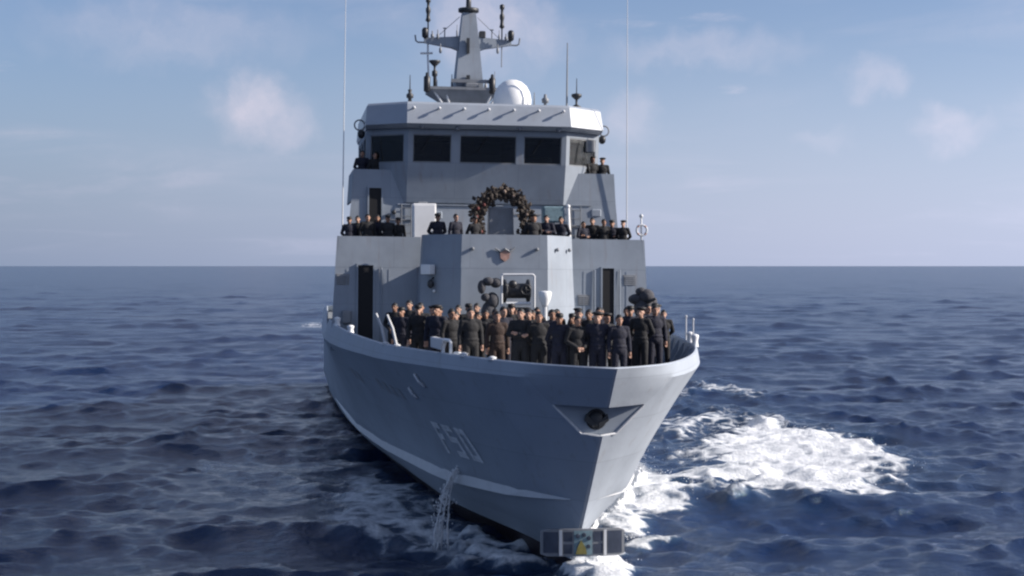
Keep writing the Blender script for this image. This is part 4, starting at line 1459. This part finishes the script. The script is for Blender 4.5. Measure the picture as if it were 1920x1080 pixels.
def make_person(pose):
    J = limbs(pose)
    body = MB()
    body.ball((0, .005, 1.622), (.076, .094, .104), 18, 12)
    body.ball((0, -.022, 1.562), (.060, .070, .070), 16, 10)
    body.ball((0, -.068, 1.528), (.030, .026, .024), 10, 8)
    body.ball((0, -.098, 1.588), (.014, .020, .018), 10, 8)
    body.tube([(0, -.090, 1.625), (0, -.104, 1.592)], [.009, .013], 8)
    body.ball((0, -.082, 1.640), (.052, .018, .012), 12, 6)
    body.ball((0, -.088, 1.552), (.026, .012, .012), 10, 6)
    for sd in (-1, 1):
        body.ball((sd * .079, .008, 1.598), (.011, .020, .032), 8, 8)
    capsule(body, (0, .02, 1.40), (0, .006, 1.54), .060, .054)
    body.ball((0, .005, 1.29), (.165, .105, .175), 16, 10)
    body.ball((0, .0, 1.09), (.142, .100, .17), 16, 10)
    body.ball((0, .005, .94), (.155, .110, .13), 16, 10)
    uni = MB()
    uni.ball((0, .005, 1.29), (.182, .122, .19), 16, 10)
    uni.ball((0, .0, 1.09), (.160, .118, .19), 16, 10)
    uni.ball((0, .005, .94), (.172, .126, .15), 16, 10)
    capsule(uni, (-.155, .01, 1.41), (.155, .01, 1.41), .068, .068)
    uni.lathe((0, .012, 1.40), [(.085, 0), (.088, .05), (.072, .085)], 12)
    uni.lathe((0, 0, 0.985), [(.168, 0), (.178, .012), (.178, .045), (.168, .055)], 16, sy=.72)
    boots = MB()
    for sd in (-1, 1):
        sh, el, wr, hd = J[sd]
        capsule(body, sh, el, .050, .040)
        capsule(body, el, wr, .040, .027)
        capsule(uni, sh, el, .068, .056)
        capsule(uni, el, wr - (wr - el).normalized() * .01, .056, .043)
        # the hand: palm, four fingers of different lengths and a thumb off its side
        fwd = hd
        palm_n = Vector((0, -1, 0)) if abs(fwd.y) < .8 else Vector((0, 0, 1))
        acr = fwd.cross(palm_n).normalized()
        pc = wr + fwd * .055
        body.tube([wr, pc - fwd * .01, pc + fwd * .035], [.026, .032, .028], 8)
        for k, (off, ln) in enumerate(((-.027, .062), (-.009, .076), (.009, .070), (.026, .054))):
            q0 = pc + fwd * .03 + acr * off
            q1 = q0 + fwd * ln * .55 + palm_n * .006
            q2 = q1 + fwd * ln * .40 + palm_n * .022
            body.tube([q0, q1, q2], [.0098, .0092, .0080], 6)
        ts = -1 if (acr.x * sd) > 0 else 1
        t0 = wr + fwd * .03 + acr * ts * .022
        body.tube([t0, t0 + fwd * .03 + acr * ts * .022, t0 + fwd * .058 + acr * ts * .022 + palm_n * .012], [.012, .0105, .009], 6)
        hip, kn, ank = Vector((sd * .088, 0, .92)), Vector((sd * .10, -.012, .50)), Vector((sd * .105, .02, .10))
        capsule(body, hip, kn, .080, .052)
        capsule(body, kn, ank, .052, .036)
        capsule(body, (sd * .108, .03, .05), (sd * .125, -.13, .038), .038, .032)
        capsule(uni, hip, kn, .098, .074)
        capsule(uni, kn, ank + Vector((0, 0, .04)), .074, .060)
        capsule(boots, (sd * .108, .035, .05), (sd * .128, -.15, .042), .048, .040)
        capsule(boots, (sd * .105, .02, .05), (sd * .105, .02, .20), .050, .056)
    bm_ = fuse(body, .0088, .45, 2)
    um_ = fuse(uni, .014, .5, 3)
    fm_ = fuse(boots, .014, .5, 2)
    for me_, nm in ((bm_, 'person'), (um_, 'uniform'), (fm_, 'boots')):
        me_.name = nm
        me_.materials.clear()
        me_.materials.append(M['boots'] if nm == 'boots' else SKIN[0])
    bm_.materials.append(M['eye'])
    idx = []
    for pl in bm_.polygons:
        c = pl.center
        eye_ = any((Vector((sd * .030, -.082, 1.618)) - c).length < .0125 for sd in (-1, 1))
        mouth = abs(c.x) < .022 and abs(c.z - 1.548) < .005 and c.y < -.07
        idx.append(1 if (eye_ or mouth) else 0)
    bm_.polygons.foreach_set('material_index', idx)
    return bm_, um_, fm_


def head_mesh(kind):
    mb_ = MB()
    if kind == 'hair':
        vs, fs = [], []
        n_, m_ = 18, 7
        for i in range(m_):
            th = math.pi * .56 * i / (m_ - 1)
            for k in range(n_):
                a = 2 * math.pi * k / n_
                front = max(0.0, -math.sin(a))
                t2 = th * (1 - .36 * front)
                vs.append((.084 * math.sin(t2) * math.cos(a), .008 + .102 * math.sin(t2) * math.sin(a), 1.625 + .112 * math.cos(t2)))
        for i in range(m_ - 1):
            for k in range(n_):
                k2 = (k + 1) % n_
                fs.append((i * n_ + k, i * n_ + n_ + k, i * n_ + n_ + k2, i * n_ + k2))
        mb_.add(vs, fs)
    elif kind == 'cap':
        mb_.lathe((0, .008, 1.655), [(.090, 0), (.094, .03), (.090, .065), (.065, .088), (.01, .094)], 16, sy=1.16)
        mb_.prism([(-.072, -.07, 1.652), (-.05, -.165, 1.640), (.05, -.165, 1.640), (.072, -.07, 1.652)], [(-.072, -.07, 1.664), (-.05, -.165, 1.651), (.05, -.165, 1.651), (.072, -.07, 1.664)])
    else:
        mb_.lathe((.012, .008, 1.665), [(.088, 0), (.094, .018), (.120, .035), (.112, .062), (.05, .080), (.01, .082)], 16, sy=1.1)
    me_ = bpy.data.meshes.new(kind)
    me_.from_pydata(mb_.v, [], mb_.f)
    me_.materials.append(M['hair'])
    me_.polygons.foreach_set('use_smooth', [True] * len(me_.polygons))
    return me_


POSES = {k: make_person(k) for k in ('sides', 'front', 'behind', 'folded')}
HEADS = {k: head_mesh(k) for k in ('hair', 'cap', 'beret')}
POSE_WORDS = {'sides': 'arms at the sides', 'front': 'hands clasped in front', 'behind': 'hands behind the back', 'folded': 'arms folded'}
HEAD_WORDS = {'hair': 'bareheaded', 'cap': 'capped', 'beret': 'in beret'}
ORD = ['first', 'second', 'third', 'fourth', 'fifth', 'sixth', 'seventh', 'eighth', 'ninth', 'tenth', 'eleventh', 'twelfth', 'thirteenth', 'fourteenth', 'fifteenth']


def slot_mat(o_, i, mat):
    o_.material_slots[i].link = 'OBJECT'
    o_.material_slots[i].material = mat


pr_ = random.Random(21)


def person(p, s, z, label, group, pose, head, cloth, h, turn):
    bm_, um_, fm_ = POSES[pose]
    o_ = bpy.data.objects.new('person', bm_)
    scene.collection.objects.link(o_)
    o_.location = SHIP @ Vector((p, s, z))
    k = h / 1.735
    o_.scale = (k * pr_.uniform(.97, 1.08), k * pr_.uniform(.97, 1.06), k)
    o_.rotation_euler = (0, 0, YAW + turn)
    slot_mat(o_, 0, pr_.choice(SKIN))
    tag(o_, label, 'person', group)
    for nm, me_, mat in (('uniform', um_, CLOTH[cloth]), ('boots', fm_, M['boots']), ({'hair': 'hair', 'cap': 'cap', 'beret': 'beret'}[head], HEADS[head], M['hair'])):
        c = bpy.data.objects.new(nm, me_)
        scene.collection.objects.link(c)
        c.parent = o_
        slot_mat(c, 0, mat)
    return o_


def squad(spots, z, where, group, hmin=1.60, hmax=1.80, special=None):
    for i, (p, s) in enumerate(spots):
        pose = pr_.choice(['sides', 'sides', 'front', 'behind', 'behind', 'folded'])
        head = pr_.choice(['hair', 'hair', 'hair', 'cap', 'beret'])
        cloth = pr_.choice(['black', 'black', 'black', 'navy', 'navy', 'navy', 'black', 'charcoal'])
        if special and i in special:
            cloth = special[i]
        word = {'brown': 'brown jacket'}.get(cloth, '%s uniform' % cloth)
        lab = '%s person in %s, %s from left %s' % ({'hair': 'bareheaded', 'cap': 'capped', 'beret': 'beret wearing'}[head], word, ORD[i], where)
        person(p, s, z + .004, lab, group, pose, head, cloth, pr_.uniform(hmin, hmax), pr_.uniform(-.5, .45))


FRONT = [(-3.28, 7.3), (-2.95, 6.2), (-2.66, 5.5), (-2.30, 4.8), (-1.80, 4.0), (-1.35, 3.5), (-0.98, 3.3), (-0.58, 3.0), (-0.20, 2.85), (0.22, 2.8), (0.68, 2.7)]
MIDDLE = [(-3.59, 8.6), (-3.17, 7.9), (-2.82, 7.1), (-2.44, 6.6), (-1.96, 6.1), (-1.46, 5.4), (-0.93, 5.0), (-0.46, 4.6), (-0.02, 4.45), (0.38, 4.5), (0.82, 4.6), (1.80, 5.4), (2.35, 6.2)]
BACK = [(-3.30, 9.8), (-2.75, 9.2), (-2.30, 8.8), (-1.91, 8.4), (-1.53, 8.0), (-0.96, 7.5), (-0.51, 7.0), (-0.11, 6.4), (0.55, 6.5), (1.05, 6.6), (1.97, 7.2), (2.51, 7.6), (3.02, 8.0)]
squad(FRONT, DECK, "in the bow crowd's front row", 'crew crowded on the foredeck', special={4: 'brown'})
squad(MIDDLE, DECK, "in the bow crowd's middle row", 'crew crowded on the foredeck')
squad(BACK, DECK, "in the bow crowd's back row", 'crew crowded on the foredeck')
squad([(-3.62, 10.6), (-3.05, 10.2), (-2.5, 9.9), (-2.05, 9.5), (-1.62, 9.1), (-1.2, 8.7), (-.72, 8.3), (-.25, 7.9), (.22, 7.7), (.72, 7.6), (1.35, 7.8), (2.2, 8.6), (2.75, 9.0), (3.2, 9.6), (3.45, 10.4)], DECK, "in the bow crowd's rearmost row", 'crew crowded on the foredeck', 1.60, 1.76)
squad([(-4.52, 18.75), (-4.24, 19.05), (-3.94, 18.7), (-3.61, 19.0), (-3.30, 18.7), (-2.95, 19.0)], HZ, 'behind the parapet beside the white locker', 'crew on the deck above the foredeck', 1.52, 1.66)
squad([(-1.85, 17.2), (-1.36, 16.5), (-0.82, 16.15), (0.98, 16.1), (1.22, 17.4), (1.45, 16.5), (2.0, 17.0)], HZ, 'on the front house roof', 'crew on the front house roof', 1.54, 1.68)
squad([(3.05, 18.7), (3.42, 19.05), (3.73, 18.7), (4.08, 19.05), (4.37, 18.7)], HZ, 'behind the right parapet by the lifebuoy', 'crew on the deck above the foredeck', 1.52, 1.66)
squad([(-4.04, 20.7), (-3.62, 20.5)], L2Z, 'on the shaded bridge wing', 'crew on the bridge wings', 1.58, 1.66)
squad([(3.35, 20.48), (3.72, 20.62), (4.10, 20.8)], L2Z, 'on the sunlit bridge wing', 'crew on the bridge wings', 1.58, 1.66)


# ------------------------------------------------------------------ spray and the stream from the hull side
def clumps(name, centres, label, seed, r0, r1, count):
    rr = np.random.default_rng(seed)
    ico = [(0, 0, 1), (.894, 0, .447), (.276, .851, .447), (-.724, .526, .447), (-.724, -.526, .447), (.276, -.851, .447), (.724, .526, -.447), (-.276, .851, -.447), (-.894, 0, -.447), (-.276, -.851, -.447), (.724, -.526, -.447), (0, 0, -1)]
    icf = [(0, 1, 2), (0, 2, 3), (0, 3, 4), (0, 4, 5), (0, 5, 1), (1, 6, 2), (2, 7, 3), (3, 8, 4), (4, 9, 5), (5, 10, 1), (2, 6, 7), (3, 7, 8), (4, 8, 9), (5, 9, 10), (1, 10, 6), (11, 7, 6), (11, 8, 7), (11, 9, 8), (11, 10, 9), (11, 6, 10)]
    ico = np.array(ico)
    mb_ = MB()
    for _ in range(count):
        cx, cy, cz, sx, sy, sz = centres[rr.integers(len(centres))]
        c = np.array([rr.normal(cx, sx), rr.normal(cy, sy), cz + abs(rr.normal(0, sz))])
        r_ = r0 + (r1 - r0) * rr.random() ** 3
        v_ = ico * r_ * rr.uniform(.6, 1.3, (12, 1)) + c
        mb_.add(v_.tolist(), icf)
    o_ = mb_.build(name, M['foam'], None, smooth=True)
    tag(o_, label, 'spray', kind='stuff')
    return o_


def splash(name, outline, label, seed, h):
    """a lumpy heap of foam over a closed outline on the water"""
    pts_ = np.array(outline)
    x0, y0 = pts_.min(0) - .3
    x1, y1 = pts_.max(0) + .3
    xs_ = np.linspace(x0, x1, 70)
    ys_ = np.linspace(y0, y1, 90)
    A, B = np.meshgrid(xs_, ys_)
    mk = poly_mask(A + .5 * (fbm(A * 2.2, B * 2.2, 3, seed) - .5), B + .7 * (fbm(A * 2.2, B * 2.2, 3, seed + 9) - .5), outline, .35)
    zz = -0.5 + mk * (h + .5) * (.55 + .75 * fbm(A * 2.6, B * 2.6, 4, seed + 3)) + .12 * (fbm(A * 8, B * 8, 3, seed + 5) - .5) * mk
    V_ = np.stack([A, B, zz], -1).reshape(-1, 3)
    ny_, nx_ = A.shape
    F_ = [(j * nx_ + i, j * nx_ + i + 1, (j + 1) * nx_ + i + 1, (j + 1) * nx_ + i) for j in range(ny_ - 1) for i in range(nx_ - 1)]
    o_ = MB().add(V_.tolist(), F_).build(name, M['foam'], None, smooth=True)
    tag(o_, label, 'foam', kind='stuff')
    return o_


splash('bow_splash', P([(1075, 1085), (1150, 1085), (1150, 1052), (1125, 1040), (1085, 1046)], .2), 'white splash heaped at the foot of the stem', 4, .42)
splash('hull_wash', P([(1092, 985), (1140, 950), (1185, 900), (1200, 862), (1215, 885), (1225, 905), (1180, 940), (1130, 975)], .3), 'white wash thrown up along the sunlit bow', 8, .50)
c1 = [sea_at(a, c, .4) for a, c in ((1330, 850), (1420, 808), (1445, 800), (1520, 825), (1600, 830), (1660, 870), (1560, 905), (1450, 900), (1300, 900), (1230, 905), (1200, 930))]
clumps('bow_wave_spray', [(x, y, .35, .7, .9, .10) for x, y in c1], 'flying white spray over the bow wave', 2, .006, .022, 1500)
c2 = [sea_at(a, c, .3) for a, c in ((1100, 1052), (1140, 1062), (1185, 1012), (1200, 860), (1195, 880))]
clumps('stem_spray', [(x, y, .3, .25, .3, .14) for x, y in c2], 'fine white spray by the stem', 5, .006, .018, 500)

# cooling water falling from the shaded side of the hull
jet0 = SHIP @ skin(7.5, 2.0, -1, .02)
foot = sea_at(832, 985)
mb = MB()
rj = random.Random(5)
for k in range(16):
    pts_, rad_ = [], []
    jx, jy, lag = rj.gauss(0, .035), rj.gauss(0, .035), rj.uniform(-.03, .03)
    t0 = 0.0 if k < 9 else rj.uniform(0, .75)
    t1 = 1.0 if k < 5 else min(1.0, t0 + rj.uniform(.18, .5))
    for i in range(14):
        t = t0 + (t1 - t0) * i / 13.0
        sp = .35 + 2.4 * t
        pts_.append((jet0.x + (foot[0] - jet0.x) * (1 - (1 - t) ** 1.6) + jx * sp + rj.uniform(-.015, .015), jet0.y + (foot[1] - jet0.y) * t * .25 - .5 * t + jy * sp, jet0.z * (1 - t ** 1.5) - .1 * t + lag * t + rj.uniform(-.03, .03)))
        rad_.append((.010 + .012 * t) * rj.uniform(.5, 1.4) * (.3 if i in (0, 13) else 1.0))
    mb.tube(pts_, rad_, 6)
for k in range(420):
    t = rj.random() ** .8
    sp = .05 + .20 * t
    c_ = (jet0.x + (foot[0] - jet0.x) * (1 - (1 - t) ** 1.6) + rj.gauss(0, sp * .6), jet0.y + (foot[1] - jet0.y) * t * .25 - .5 * t + rj.gauss(0, sp * .5), max(.02, jet0.z * (1 - t ** 1.5) - .1 * t + rj.gauss(0, .06)))
    r_ = rj.uniform(.006, .02)
    mb.ball(c_, (r_, r_, r_ * rj.uniform(1, 2.4)), 5, 4)
tag(mb.build('water_stream', M['foam'], None, smooth=True), 'thin stream of water falling from the shaded hull side', 'water stream', kind='stuff')
